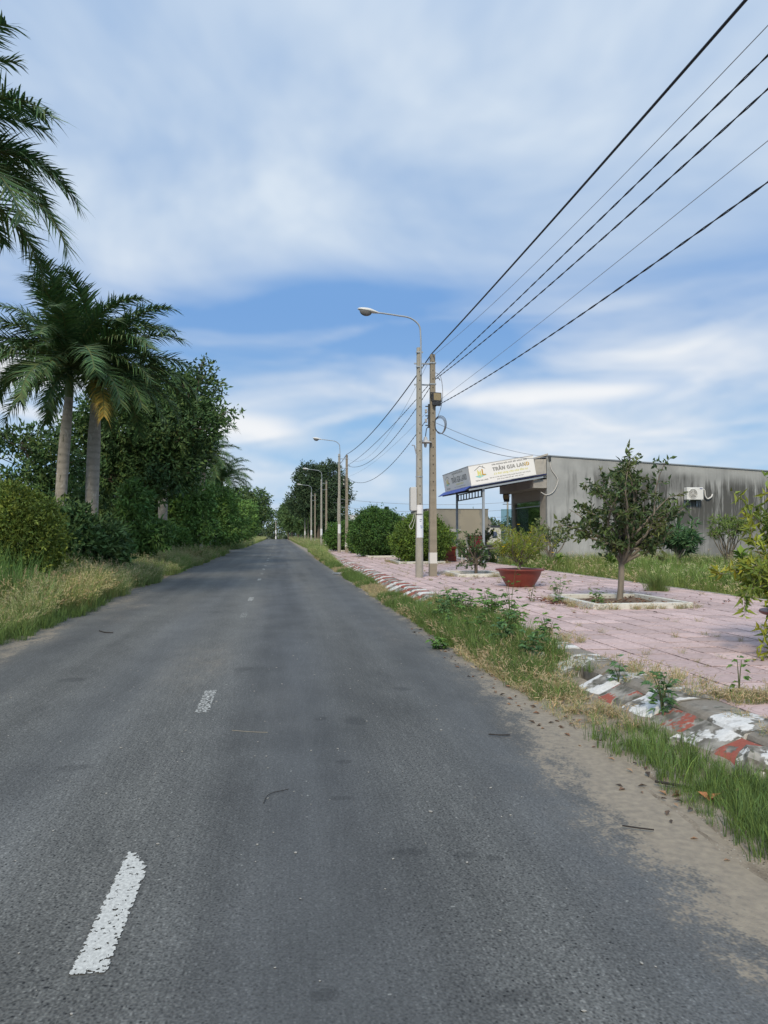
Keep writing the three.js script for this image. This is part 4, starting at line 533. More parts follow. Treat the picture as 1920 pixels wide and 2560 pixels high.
function palm(label, [x, z], trunkH, r, seed, lean, s = 1, dry, low = 6, mul = 1) {
  const R = rngOf(seed), t = thing('royal_palm', label, 'palm tree', [x, 0, z], 0, 'royal palms left of the road'), ts = [], rs = []; for (let i = 0; i <= 12; i++) { const k = i / 12; ts.push([lean[0] * k * k, -0.1 + (trunkH + 0.1) * k, lean[1] * k * k]); rs.push(r * (i === 0 ? 1.35 : i === 1 ? 1.12 : 0.86 + 0.22 * Math.sin(k * 2.6) - 0.18 * sstep(0.75, 1, k))); }
  const tg = tubeG(ts, rs, 18, false), u = tg.attributes.uv; for (let i = 0; i < u.count; i++) u.setXY(i, u.getX(i) * 0.7, u.getY(i) * 0.25); obj('trunk', tg, palmTrunkMat, t);
  const rt = rs[12], sh = 1.1 * s; obj('crownshaft', latheG([[rt * 0.95, 0], [rt * 1.06, 0.12], [rt * 0.98, sh * 0.4], [rt * 0.62, sh * 0.85], [rt * 0.42, sh * 1.05]], 16, lean[0], trunkH - 0.02, lean[1]), shaftMat, t);
  const plan = [[0, 3], [1, 5], [2, 5], [3, 6], [4, 7], [5, low]]; for (const [k, n0] of plan) for (let n = Math.round(n0 * mul), q0 = 0; q0 < 1; q0++) for (let j = 0; j < n; j++) { const f = frondSet[k][(R() * 2) | 0], h = new THREE.Group(); h.name = 'frond'; h.position.set(lean[0], trunkH + sh * 0.92, lean[1]); h.rotation.set(0, (j + k * 0.37) / n * 6.283 + R() * 0.5, 0); h.scale.setScalar(s * (0.88 + R() * 0.24)); t.add(h); obj('leaflets', f.leaf, leafMat, h); obj('rachis', f.rachis, rachisMat, h); }
  if (dry !== undefined) { const h = new THREE.Group(); h.name = 'frond'; h.userData.label = 'yellow dry frond hanging beside the crownshaft'; h.position.set(lean[0] + 0.08, trunkH + sh * 0.7, lean[1] + 0.12); h.rotation.y = dry; h.scale.setScalar(s); t.add(h); obj('leaflets', dryFrond.leaf, leafMat, h); obj('rachis', dryFrond.rachis, rachisMat, h); }
  return t;
}
palm('near royal palm whose dark fronds hang in at the upper left edge', [-6.7, -14.2], 7.2, 0.25, 11, [0.15, 0], 0.84, undefined, 9, 1.45);
palm('left of the two pale trunked royal palms beside the round hedge', [-6.95, -25.6], 5.85, 0.165, 22, [0.3, 0.1], 1.0);
palm('thicker right one of the two royal palms, with a yellow frond', [-6.2, -26.6], 5.85, 0.2, 33, [0.12, 0], 1.0, -1.25);
palm('third royal palm, its trunk half hidden by leaves behind the big tree', [-6.15, -42], 6.0, 0.23, 44, [0.1, 0], 1);
palm('fourth royal palm with fronds poking out right of the big tree', [-5.2, -52], 5.6, 0.2, 55, [0.2, 0], 0.75);
palm('farthest royal palm rising above the round leafy trees', [-4.9, -66], 5.2, 0.22, 66, [0.1, 0], 0.8);
// ---------------------------------------------------------------- trees left of the road
const lg = 'leafy trees left of the road';
bigTree(401, 'almond_tree', 'big dark leafy tree behind the palm trunks with a bare crooked trunk', [-6.7, 0, -35.5], { group: lg, trunkH: 2.9, r: 0.2, lean: 0.25, n: 1950, per: 12, rc: 0.36, len: 0.25, wid: 0.11, cols: DG, sub: 6, lump: 0.9, inner: 0.35, blobs: [[0.3, 6.2, 0, 2.3, 2.0, 2.2], [2.3, 6.2, 0.8, 2.0, 1.5, 1.7], [1.2, 8.0, -0.4, 1.8, 1.2, 1.6], [3.0, 8.1, 0.2, 1.1, 0.9, 1.0], [-1.7, 5.6, 0.4, 1.4, 1.1, 1.4], [1.7, 4.4, 0.6, 1.7, 1.3, 1.6], [3.9, 7.0, 0.3, 0.9, 0.5, 0.8], [3.4, 8.8, 0.2, 0.6, 0.6, 0.6], [-3.4, 5.6, 0.6, 0.9, 0.5, 0.8], [-0.8, 3.9, 1, 1.3, 1, 1.2]] });
bigTree(402, 'almond_tree', 'open branched dark tree left of and behind the two palm trunks', [-8.9, 0, -31], { group: lg, trunkH: 2.2, r: 0.15, lean: 0.1, n: 430, per: 10, rc: 0.32, len: 0.24, wid: 0.10, cols: [...DG, [0.05, 0.09, 0.03]], sub: 5, lump: 0.8, inner: 0.25, blobs: [[-1.0, 5.0, 0, 1.2, 0.6, 1.0], [0.4, 4.2, 0, 1.3, 1.0, 1.2], [-0.6, 3.2, 0.5, 1.4, 0.9, 1.2], [0.9, 2.8, 0.6, 1.1, 0.8, 1.0]] });
bigTree(403, 'leafy_shrub', 'broad dark green shrub under the palms beside the round hedge', [-6.0, 0, -23.6], { group: 'shrubs left of the road', trunkH: 0.4, r: 0.07, n: 700, per: 11, rc: 0.26, len: 0.22, wid: 0.10, cols: DG, sub: 3, minY: 0.2, blobs: [[0, 1.0, 0, 1.1, 0.9, 1.0], [0.8, 1.1, -0.3, 0.7, 0.8, 0.8], [-0.2, 1.8, -0.2, 0.8, 0.6, 0.7]] });
bigTree(404, 'leafy_shrub', 'light green sapling shrub in front of the crooked trunk', [-4.9, 0, -29.8], { group: 'shrubs left of the road', trunkH: 0.9, r: 0.06, n: 330, per: 10, rc: 0.24, len: 0.24, wid: 0.09, cols: [[0.055, 0.11, 0.03], [0.075, 0.14, 0.035]], sub: 3, blobs: [[-0.5, 2.7, 0, 0.55, 0.7, 0.5], [0.2, 1.5, 0, 0.8, 0.5, 0.6], [-0.4, 1.2, 0, 0.6, 0.5, 0.5]] });
const rowT = [[-6.0, -47, 1.0, 'round bright green tree just beyond the big dark tree'], [-5.2, -55, 1.05, 'round bright green tree in the middle of the left row'], [-4.9, -62.5, 1.0, 'round green tree at the corner of the side street'], [-5.0, -78, 1.1, 'round green tree just past the side street on the left'], [-4.6, -88, 1.15, 'farther round green tree on the left past the side street']];
rowT.forEach(([x, z, s, lab], i) => bigTree(420 + i, 'roadside_tree', lab, [x, 0, z], { group: lg, trunkH: 1.5, r: 0.16, n: 1150, per: 10, rc: 0.36, len: 0.25, wid: 0.12, cols: MG, sub: 4, lump: 0.45, minY: 0.5, mat: farLeafMat, blobs: [[0, 2.7 * s, 0, 2.3, 1.8, 2.4], [0.9, 3.6 * s, 0.5, 1.4, 1.1, 1.4], [-0.9, 3.9 * s, -0.4, 1.5, 1.2, 1.5], [0.6, 1.7 * s, 0.8, 1.6, 1.0, 1.6]] }));
bigTree(440, 'dark_tree', 'dark layered tree at the end of the left row leaning over the road', [-4.4, 0, -101], { group: lg, trunkH: 2.2, r: 0.2, n: 1100, per: 10, rc: 0.5, len: 0.36, wid: 0.16, cols: DG, sub: 4, lump: 0.7, mat: farLeafMat, blobs: [[0, 4.4, 0, 2.4, 2.0, 2.2], [1.7, 6.2, 0, 1.5, 0.9, 1.3], [2.1, 4.2, 0.3, 1.5, 1.1, 1.3], [-0.8, 6.6, 0, 1.6, 1.0, 1.4], [0.4, 2.4, 0.2, 1.8, 1.2, 1.6]] });
bigTree(441, 'dark_tree', 'dark tree behind the left row seen above its crowns', [-7.5, 0, -72], { group: lg, trunkH: 3, r: 0.2, n: 900, per: 10, rc: 0.45, len: 0.32, wid: 0.14, cols: DG, sub: 4, mat: farLeafMat, blobs: [[0, 5.2, 0, 2.6, 2.0, 2.4], [-2, 4.4, 0.4, 2.2, 1.8, 2], [1, 3.4, 0, 2, 1.4, 2]] });
bigTree(442, 'dark_tree', 'dark tree filling the gap behind the third palm', [-9.0, 0, -46], { group: lg, trunkH: 2, r: 0.18, n: 1000, per: 10, rc: 0.42, len: 0.3, wid: 0.13, cols: DG, sub: 4, mat: farLeafMat, blobs: [[0, 4.2, 0, 2.8, 2.2, 2.4], [2, 5.6, 0, 2.0, 1.6, 2], [0.4, 2.2, 0, 2.6, 1.2, 2], [1.5, 7.2, 0, 1.4, 1.0, 1.4]] });
// round clipped shrubs
function ball(name, label, pos, rx, ry, n, cols, seed, group, len = 0.085, minY = 0.12) {
  const R = rngOf(seed), t = thing(name, label, 'shrub', pos, 0, group), L = new Leaves(), cy = ry * 0.92, wood = [];
  for (let k = 0; k < n; k++) { const d = rvec(R); if (fbm(d.x * 4 + seed * 1.7, d.y * 4 + d.z * 5, 3) < -0.17) continue; const lump = 1 + fbm(d.x * 2.0 + seed, d.y * 2.0 + d.z * 2.4, 4) * 0.42, rr = (R() < 0.62 ? 0.9 + R() * 0.14 : R() < 0.1 ? 1.04 + R() * 0.16 : 0.62 + R() * 0.3) * lump, p = V(d.x * rx * rr, cy + d.y * ry * rr, d.z * rx * rr); if (p.y < minY) continue; const col = tint(R, cols[clamp(Math.floor((fbm(d.x * 3 - seed, d.y * 3 + d.z * 3.3, 2) + 0.5 + (R() - 0.5) * 0.8) * cols.length), 0, cols.length - 1)], 0.3), ax = d.clone().add(V(0, 0.35, 0)).normalize(); for (let m = 0; m < 4; m++) { const ld = ax.clone().multiplyScalar(0.6).add(rvec(R)).normalize(), s = ld.clone().cross(rvec(R)).normalize(); L.leaf(p.clone().addScaledVector(rvec(R), len * 0.9), ld, s, len * (0.8 + R() * 0.9), len * 0.6, tint(R, col, 0.15)); } }
  for (let k = 0; k < 9; k++) { const d = rvec(R); d.y = Math.abs(d.y) * 0.8; wood.push(limb(R, V(d.x * 0.08, -0.1, d.z * 0.08), V(d.x * rx * 0.8, cy + d.y * ry * 0.6, d.z * rx * 0.8), 0.035, 0.01, 0.1, 4).g); }
  obj('branches', wood, bark, t); obj('foliage', L.geo(), leafMat, t); return t;
}
const sg = 'round clipped shrubs';
ball('round_shrub', 'large yellow green round hedge at the left edge among tall grass', [-6.1, 0.05, -18.6], 1.12, 1.3, 7500, [[0.08, 0.11, 0.02], [0.105, 0.14, 0.025], [0.13, 0.165, 0.03], [0.16, 0.19, 0.035]], 501, sg, 0.085);
ball('round_shrub', 'small green round bush beside the third palm trunk', [-5.7, 0, -42.5], 0.95, 0.95, 4200, MG, 502, sg, 0.10);
ball('round_shrub', 'yellow green round shrub just behind the twin poles', [6.55, 0.2, -35.1], 1.3, 1.12, 6000, [[0.10, 0.155, 0.024], [0.075, 0.125, 0.024], [0.055, 0.095, 0.02]], 503, sg, 0.095);
ball('round_shrub', 'largest dark green round shrub left of the twin poles', [5.75, 0.2, -44.8], 1.5, 1.42, 6500, [[0.04, 0.09, 0.022], [0.055, 0.115, 0.026], [0.03, 0.068, 0.02]], 504, sg, 0.11);
ball('round_shrub', 'far green round shrub partly behind the second lamp', [5.2, 0.2, -59.3], 1.6, 1.15, 5000, [[0.05, 0.11, 0.022], [0.065, 0.13, 0.026], [0.036, 0.075, 0.02]], 505, sg, 0.12);
ball('round_shrub', 'green round shrub between the second lamp and the largest shrub', [5.9, 0.0, -52.5], 1.2, 1.15, 4500, MG, 506, sg, 0.11);
// conifer behind
{ const R = rngOf(520), t = thing('conifer_tree', 'small pointed conifer top above the largest round shrub', 'tree', [15.4, 0, -110]), L = new Leaves(); for (let k = 0; k < 5200; k++) { const h = R(), y = 0.4 + 5.0 * h, r = (1 - h) * 1.35 * Math.sqrt(R()) * (0.75 + 0.5 * cell((h * 14) | 0, 3)), a = R() * 6.283, d = V(Math.cos(a), 0.25, Math.sin(a)).normalize(); L.leaf(V(Math.cos(a) * r, y, Math.sin(a) * r), d, rvec(R), 0.32, 0.11, tint(R, [0.022, 0.045, 0.024], 0.3)); } obj('crown', L.geo(), farLeafMat, t); obj('trunk', tubeG([[0, -0.1, 0], [0, 5.1, 0]], [0.12, 0.02], 7), bark, t); }
// big tree and row on the right, beyond the side street
bigTree(450, 'tall_roadside_tree', 'tall dark spreading tree beyond the second street lamp', [6.6, 0, -127], { group: 'trees right of the far road', trunkH: 3.5, r: 0.35, n: 2300, per: 11, rc: 0.62, len: 0.46, wid: 0.19, cols: [[0.026, 0.048, 0.022], [0.034, 0.062, 0.026], [0.022, 0.042, 0.02]], sub: 6, lump: 0.55, mat: farLeafMat, blobs: [[0, 8.2, 0, 4.2, 3.2, 3.6], [-1.6, 10.8, 0, 2.6, 2.2, 2.4], [1.4, 11.2, 0, 2.4, 2.2, 2.2], [3.2, 8.4, 0.5, 2.3, 2.4, 2.2], [-3.0, 6.6, 0.5, 2.4, 2.2, 2.2], [1.5, 5.2, 0.8, 3.2, 2, 2.6]] });
[[3.6, -150, 0.95, 'middle sized green tree in front of the last lamps'], [2.9, -172, 1.0, 'green tree at the far right roadside'], [2.4, -196, 1.0, 'last green tree at the far right roadside'], [5.6, -140, 0.7, 'low green tree below the tall dark one']].forEach(([x, z, s, lab], i) => bigTree(460 + i, 'far_tree', lab, [x, 0, z], { group: 'trees right of the far road', trunkH: 2, r: 0.2, n: 620, per: 9, rc: 0.6, len: 0.5, wid: 0.22, cols: [[0.036, 0.07, 0.022], [0.05, 0.09, 0.028]], sub: 3, mat: farLeafMat, blobs: [[0, 5.0 * s, 0, 2.6, 2.6 * s, 2.5], [-1.2, 6.8 * s, 0, 1.7, 1.5, 1.6], [1.4, 3.6 * s, 0, 2, 1.6, 2]] }));
// woods that close the view far away
{
  const R = rngOf(600), blobs = []; for (let k = 0; k < 46; k++) { const x = -70 + k * 4.6 + R() * 3; blobs.push([x, 2.4 + R() * 1.6, -222 - R() * 8 - (Math.abs(x) > 18 ? R() * 20 : 0), 3.0 + R() * 2, 3.0 + R() * 2.6, 2.5]); } for (let k = 0; k < 34; k++) blobs.push([70 + k * 7, 1.6 + R(), -210 + k * 5, 4.5, 2.2 + R() * 2, 3]);
  for (let k = 0; k < 26; k++) blobs.push([-14 - R() * 40, 1.5 + R(), -60 - k * 6, 3.5, 2 + R() * 1.6, 3]);
  const o = obj('distant_woods', crown(R, blobs, 9000, 8, 1.0, 0.9, 0.4, [[0.045, 0.075, 0.03], [0.06, 0.085, 0.035], [0.035, 0.06, 0.026]], { lump: 0.6 }), farLeafMat); stuff(o, 'band of low trees and scrub closing the horizon', 'woods');
}
// ---------------------------------------------------------------- plants of the sidewalk
{ // slender tree in the nearest pit
  const R = rngOf(700), t = thing('sidewalk_tree', 'slender dark leaved tree in the white pit on the pink sidewalk', 'tree', [6.62, 0.2, -14.35]), ends = [];
  for (const [x, y] of [[-1.08, 1.62], [-0.9, 1.95], [-0.75, 2.35], [-0.45, 2.55], [-0.15, 2.75], [0.0, 3.02], [0.1, 2.5], [0.35, 2.75], [0.5, 2.9], [0.6, 2.45], [0.95, 2.2], [1.15, 1.85], [1.22, 1.95], [0.9, 1.5], [0.55, 1.15], [0.75, 1.25], [-0.55, 1.2], [-0.85, 1.45], [0.2, 1.9], [-0.3, 1.9]]) { ends.push([x * (x > 0 ? 0.86 : 0.96), y * 0.92, (R() - 0.5) * 1.5]); if (R() < 0.75) ends.push([x * 0.7 + (R() - 0.5) * 0.4, y * 0.92, (R() - 0.5) * 2.0]); }
  const q = twigTree(R, ends, { fork: [0.04, 1.05, 0], r: 0.065, twigs: 12, twigL: 0.36, per: 8, len: 0.125, wid: 0.055, t0: 0.3, rise: 0.25, along: 0.6, cols: [[0.042, 0.07, 0.024], [0.054, 0.084, 0.027], [0.034, 0.058, 0.022], [0.068, 0.086, 0.028]] }); obj('trunk', q.wood, barkPale, t); obj('crown', q.leaf, leafMat, t);
}
const bowlMat = mat(null, 0.42, { map: tex(256, 128, (u, v) => { const n = fbm(u * 8, v * 5, 5), f = noise(u * 50, v * 40); let c = [0.20, 0.040, 0.026].map((k) => k * (1 + n * 0.35 + f * 0.1)); if (n > 0.3) c = mix3(c, [0.24, 0.11, 0.075], 0.7); return c; }) });
function bowlPlant(label, pos, seed, ends, o) {
  const t = thing('potted_bush', label, 'potted plant', pos, 0, 'plants in red bowls'), R = rngOf(seed);
  obj('bowl', latheG([[0.0, 0.005], [0.33, 0.0], [0.35, 0.03], [0.42, 0.14], [0.50, 0.28], [0.535, 0.385], [0.60, 0.405], [0.625, 0.425], [0.615, 0.445], [0.565, 0.445], [0.52, 0.43], [0.46, 0.34], [0.0, 0.33]], 40), bowlMat, t); obj('soil', latheG([[0, 0.39], [0.3, 0.395], [0.495, 0.38]], 24), pitSoil, t);
  const q = twigTree(R, ends, { fork: [0, 0.62, 0], y0: 0.36, r: 0.03, ...o }); obj('stems', q.wood, barkPale, t); obj('foliage', q.leaf, leafMat, t);
  for (const f of o.flowers || []) { const L = new Leaves(); for (let k = 0; k < 5; k++) { const a = k / 5 * 6.283; L.leaf(V(0, 0, 0), V(Math.cos(a), 0.4, Math.sin(a)).normalize(), V(-Math.sin(a), 0, Math.cos(a)), 0.05, 0.045, [0.55, 0.42, 0.02]); } const m = obj('flower', L.geo(), leafMat, t); m.position.set(...f); }
}
{
  const R = rngOf(710), e1 = [], e2 = []; for (let k = 0; k < 26; k++) { const a = k / 26 * 6.283, r = 0.35 + R() * 0.55; e1.push([Math.cos(a) * r, 0.75 + R() * 0.95 * (1.1 - r * 0.5), Math.sin(a) * r]); }
  for (let k = 0; k < 44; k++) { const a = R() * 6.283, r = 0.3 + R() * 0.8; e2.push([Math.cos(a) * r, 0.45 + R() * 1.5 * (1.15 - r * 0.5), Math.sin(a) * r]); } e2.push([-0.95, 0.3, 0.35], [-1.0, 0.05, 0.5], [-0.8, 0.15, 0.55], [-1.05, 0.6, 0.2], [-0.9, 1.4, 0.1], [-0.95, 1.75, 0.0], [-0.6, 1.9, 0.1]);
  const o = { cols: [[0.15, 0.175, 0.022], [0.12, 0.155, 0.024], [0.09, 0.13, 0.024], [0.18, 0.19, 0.025]], twigs: 12, twigL: 0.26, per: 8, len: 0.10, wid: 0.020, droop: 0.35, t0: 0.3, sagT: 0.15 };
  bowlPlant('red round bowl with a feathery yellow green bush in mid sidewalk', [6.02, PY, -18.75], 711, e1, { ...o, flowers: [[0.1, 1.35, 0.55], [-0.55, 1.0, 0.4], [0.75, 0.85, 0.3], [-0.1, 1.55, 0.2]] });
  bowlPlant('red bowl with a drooping yellow green bush cut by the right edge', [6.05, PY, -7.95], 712, e2, { ...o, twigs: 12, per: 8, len: 0.12, wid: 0.036, twigL: 0.24, ldroop: 0.3, flowers: [] });
}
{ // small dark shrub in the second pit
  const R = rngOf(720), t = thing('bonsai_shrub', 'small dark gnarled shrub in the low pit beside the twin poles', 'shrub', [6.25, 0.2, -24.05]), ends = []; for (const [x, y] of [[-0.65, 1.2], [-0.4, 1.35], [-0.5, 0.85], [0.05, 1.4], [0.3, 1.1], [0.45, 0.75], [-0.55, 0.35], [0.3, 0.35], [0.1, 0.95], [-0.2, 1.05], [-0.75, 1.0]]) { ends.push([x, y, (R() - 0.5) * 0.8], [x * 0.7, y * 0.85, (R() - 0.5) * 1.2]); }
  const q = twigTree(R, ends, { fork: [0.02, 0.42, 0], r: 0.06, twigs: 8, twigL: 0.2, per: 8, len: 0.085, wid: 0.04, cols: DG.concat([[0.055, 0.075, 0.025]]) }); obj('stem', q.wood, bark, t); obj('foliage', q.leaf, leafMat, t);
}
function lawnTree(name, label, pos, seed, ends, o) { const R = rngOf(seed), t = thing(name, label, o.cat ?? 'small tree', pos, 0, 'young trees in the grass field'), q = twigTree(R, ends, o); obj('trunk', q.wood, o.bk ?? barkPale, t); obj('crown', q.leaf, leafMat, t); return t; }
{
  const ring = (seed, n, r, y0, y1, cx = 0) => { const R = rngOf(seed); return [...Array(n).keys()].map((k) => { const a = k / n * 6.283 + R(), q = r * (0.45 + R() * 0.6); return [cx + Math.cos(a) * q, lerp(y0, y1, R()), Math.sin(a) * q]; }); };
  lawnTree('young_tree', 'glossy green round topped young tree in front of the streaked wall', [14.75, 0, -27], 731, ring(1, 22, 0.75, 1.2, 1.95), { fork: [0, 0.8, 0], r: 0.055, twigs: 8, twigL: 0.22, per: 9, len: 0.26, wid: 0.06, tip: true, cols: [[0.036, 0.085, 0.035], [0.05, 0.105, 0.04], [0.03, 0.07, 0.03]], droop: 0.2 });
  lawnTree('young_tree', 'pale stemmed umbrella shaped young tree right of the air conditioner', [16.3, 0, -26.2], 732, ring(2, 22, 0.65, 1.55, 2.15), { fork: [0, 0.55, 0], r: 0.05, twigs: 7, twigL: 0.2, per: 8, len: 0.18, wid: 0.035, t0: 0.72, tip: true, cols: [[0.10, 0.14, 0.035], [0.075, 0.115, 0.03]], droop: 0.4 });
  lawnTree('frangipani_tree', 'sparse pale leaved small tree at the corner of the office', [10.35, 0, -28.5], 733, ring(3, 18, 0.8, 1.2, 2.05), { fork: [0, 0.7, 0], r: 0.045, twigs: 6, twigL: 0.2, per: 7, len: 0.16, wid: 0.05, t0: 0.5, tip: true, cols: [[0.09, 0.12, 0.05], [0.06, 0.09, 0.035], [0.11, 0.13, 0.06]], droop: 0.2 });
  lawnTree('young_tree', 'yellowish bush beside the bowl bush in front of the office door', [9.95, 0, -30.2], 734, ring(4, 14, 0.6, 0.8, 1.75), { fork: [0, 0.5, 0], r: 0.04, twigs: 7, twigL: 0.2, per: 8, len: 0.15, wid: 0.035, cols: YG, droop: 0.4 });
  for (const [x, z, s, lab, k] of [[11.0, -24.5, 0.85, 'broad leaved sapling in the grass left of the slender tree trunk', 741], [15.9, -24.8, 1.1, 'broad leaved sapling in the grass under the air conditioner', 742], [10.2, -27.2, 0.8, 'tiny broad leaved sapling against the foot of the wall', 743]]) { const R = rngOf(k), t = thing('broadleaf_sapling', lab, 'sapling', [x, 0, z], 0, 'broad leaved saplings'), L = new Leaves(); for (let i = 0; i < 20; i++) { const a = R() * 6.283, e = 0.2 + R() * 1.0, d = V(Math.cos(a) * Math.cos(e), Math.sin(e), Math.sin(a) * Math.cos(e)); L.leaf(V(0, (0.35 + R() * 0.45) * s, 0), d, d.clone().cross(V(0, 1, 0)).normalize(), 0.36 * s, 0.2 * s, tint(R, [0.10, 0.155, 0.03], 0.3)); } obj('leaves', L.geo(), leafMat, t); obj('stem', tubeG([[0, -0.05, 0], [0.02, 0.8 * s, 0]], [0.018, 0.01], 6), bark, t); }
  // shrubs near the canopy
  const bp = thing('potted_bonsai', 'bonsai in a tray on a stone table beneath the canopy', 'potted plant', [10.3, 0.84, -37.6]), R = rngOf(751), q = twigTree(R, ring(5, 16, 0.6, 0.4, 0.95), { fork: [0, 0.3, 0], y0: 0.08, r: 0.05, twigs: 6, twigL: 0.15, per: 8, len: 0.09, wid: 0.05, cols: DG }); obj('stem', q.wood, bark, bp); obj('foliage', q.leaf, leafMat, bp); obj('tray', latheG([[0, 0], [0.4, 0], [0.48, 0.12], [0.44, 0.12], [0.38, 0.08], [0, 0.08]], 20), mat([0.3, 0.29, 0.27], 0.8), bp);
  const st = thing('stone_table', 'round grey stone table under the bonsai', 'table', [10.3, 0.28, -37.6]); obj('table_top', latheG([[0, 0.46], [0.62, 0.46], [0.66, 0.5], [0.64, 0.55], [0, 0.55]], 24), plain([0.3, 0.29, 0.27], 0.85), st); obj('pedestal', latheG([[0.3, 0], [0.28, 0.1], [0.18, 0.2], [0.2, 0.46]], 16), plain([0.3, 0.29, 0.27], 0.85), st);
  const pot = thing('terracotta_pot', 'square red clay pot with a leafy bush left of the canopy posts', 'potted plant', [8.1, PY, -36.5], 0.3); obj('pot', [boxG(0.55, 0.4, 0.55, 0, 0.45, 0, { bev: 0.03 }), boxG(0.66, 0.12, 0.66, 0, 0.66, 0, { bev: 0.02 }), boxG(0.62, 0.26, 0.62, 0, 0.13, 0, { bev: 0.02 })], bowlMat, pot); const qq = twigTree(rngOf(761), ring(6, 14, 0.65, 0.9, 1.5), { fork: [0, 0.85, 0], y0: 0.6, r: 0.04, twigs: 6, twigL: 0.2, per: 8, len: 0.11, wid: 0.05, cols: MG }); obj('stem', qq.wood, bark, pot); obj('foliage', qq.leaf, leafMat, pot);
  const ct = thing('food_cart', 'white framed handcart covered with a maroon cloth by the canopy post', 'cart', [9.15, PY, -35.6], 0.15); obj('frame', [boxG(1.15, 0.05, 0.6, 0, 0.62, 0), boxG(0.05, 0.62, 0.05, -0.5, 0.31, 0.24), boxG(0.05, 0.62, 0.05, -0.5, 0.31, -0.24), boxG(0.05, 0.62, 0.05, 0.5, 0.31, -0.24)], mat([0.55, 0.55, 0.53], 0.6), ct);
  const cg = new THREE.PlaneGeometry(0.74, 0.56, 30, 6), cp = cg.attributes.position; for (let i = 0; i < cp.count; i++) cp.setZ(i, Math.sin(cp.getX(i) * 34) * 0.02 * (0.6 - cp.getY(i))); cg.computeVertexNormals(); obj('cloth', [place(cg, 0.05, 0.93, 0.26), boxG(0.74, 0.02, 0.5, 0.05, 1.21, 0.01, { bev: 0.008 })], mat([0.12, 0.008, 0.018], 0.8, { side: THREE.DoubleSide }), ct); obj('bin', boxG(0.7, 0.54, 0.44, 0.05, 0.925, 0), mat([0.4, 0.4, 0.38], 0.7), ct); obj('wheel', place(new THREE.TorusGeometry(0.27, 0.03, 8, 24).toNonIndexed(), 0.45, 0.30, 0.36), black, ct); obj('spokes', [boxG(0.52, 0.02, 0.02, 0.45, 0.3, 0.36), boxG(0.02, 0.52, 0.02, 0.45, 0.3, 0.36), cylG(0.02, 0.02, 0.16, 0.45, 0.3, 0.3, 8, { rx: Math.PI / 2 })], galv, ct);
}
// ---------------------------------------------------------------- grass
function tuftG(seed, n, h, spread, w, cols, o = {}) {
  const R = rngOf(seed), L = new Leaves();
  for (let k = 0; k < n; k++) {
    const a = R() * 6.283, rr = spread * Math.sqrt(R()), b = V(Math.cos(a) * rr, -0.03, Math.sin(a) * rr), hh = h * (0.45 + R() * 0.65), la = a + (R() - 0.5) * 2.2, lean = (o.lean ?? 0.35) * (0.3 + R()), dx = Math.cos(la), dz = Math.sin(la), pts = []; for (let i = 0; i <= 3; i++) { const t = i / 3; pts.push(V(b.x + dx * hh * lean * t * t, b.y + hh * (t - lean * 0.35 * t * t * t), b.z + dz * hh * lean * t * t)); }
    const side = V(-dz, 0, dx).applyAxisAngle(V(0, 1, 0), (R() - 0.5) * 2), c = tint(R, cols[(R() * cols.length) | 0], 0.3); L.blade(pts, w * (0.7 + R() * 0.6), side, c);
    if (o.heads && R() < o.heads) { const e = pts[3], d = e.clone().sub(pts[2]).normalize(), hc = tint(R, o.headC, 0.2); for (let m = 0; m < 5; m++) { const q = e.clone().addScaledVector(d, -0.02 - m * 0.035), dd = d.clone().multiplyScalar(0.7).add(rvec(R).multiplyScalar(0.8)).normalize(); L.leaf(q, dd, dd.clone().cross(rvec(R)).normalize(), 0.075, 0.011, hc, 0.1); } }
  }
  return L.geo();
}
function scatter(name, label, category, geos, spots) {             // spots: [x, y, z, scale, tint]
  const root = geos.length > 1 ? new THREE.Group() : null; if (root) { root.name = numbered(name); scene.add(root); stuff(root, label, category); }
  geos.forEach((g, gi) => { const list = spots.filter((_, i) => i % geos.length === gi), m = new THREE.InstancedMesh(g, grassMat, list.length), M = new THREE.Matrix4(), R = rngOf(900 + gi), c = new THREE.Color(); list.forEach(([x, y, z, s, tn], i) => { M.makeRotationFromEuler(new THREE.Euler((R() - 0.5) * 0.25, R() * 6.283, (R() - 0.5) * 0.25)); M.scale(V(s, s * (0.8 + R() * 0.4), s)); M.setPosition(x, y, z); m.setMatrixAt(i, M); const q = 0.85 + R() * 0.3; c.setRGB(q * (tn?.[0] ?? 1), q * (tn?.[1] ?? 1), q * (tn?.[2] ?? 1)); m.setColorAt(i, c); }); m.castShadow = m.receiveShadow = true; m.name = root ? 'tufts' : numbered(name); if (root) { root.add(m); } else { scene.add(m); stuff(m, label, category); } });
}
const gOlive = [[0.115, 0.165, 0.045], [0.14, 0.185, 0.055], [0.085, 0.14, 0.034], [0.18, 0.20, 0.085]], gGreen = [[0.075, 0.125, 0.028], [0.095, 0.15, 0.034], [0.06, 0.10, 0.024]], gDry = [[0.24, 0.19, 0.095], [0.19, 0.155, 0.07], [0.14, 0.14, 0.05]];
const tallTufts = [801, 802, 803].map((s, i) => tuftG(s, 46, 0.84, 0.17, 0.0085, i === 1 ? gOlive.concat([gDry[2]]) : gOlive, { lean: 0.6, heads: 0.10, headC: i === 2 ? [0.25, 0.2, 0.12] : [0.26, 0.25, 0.13] }));
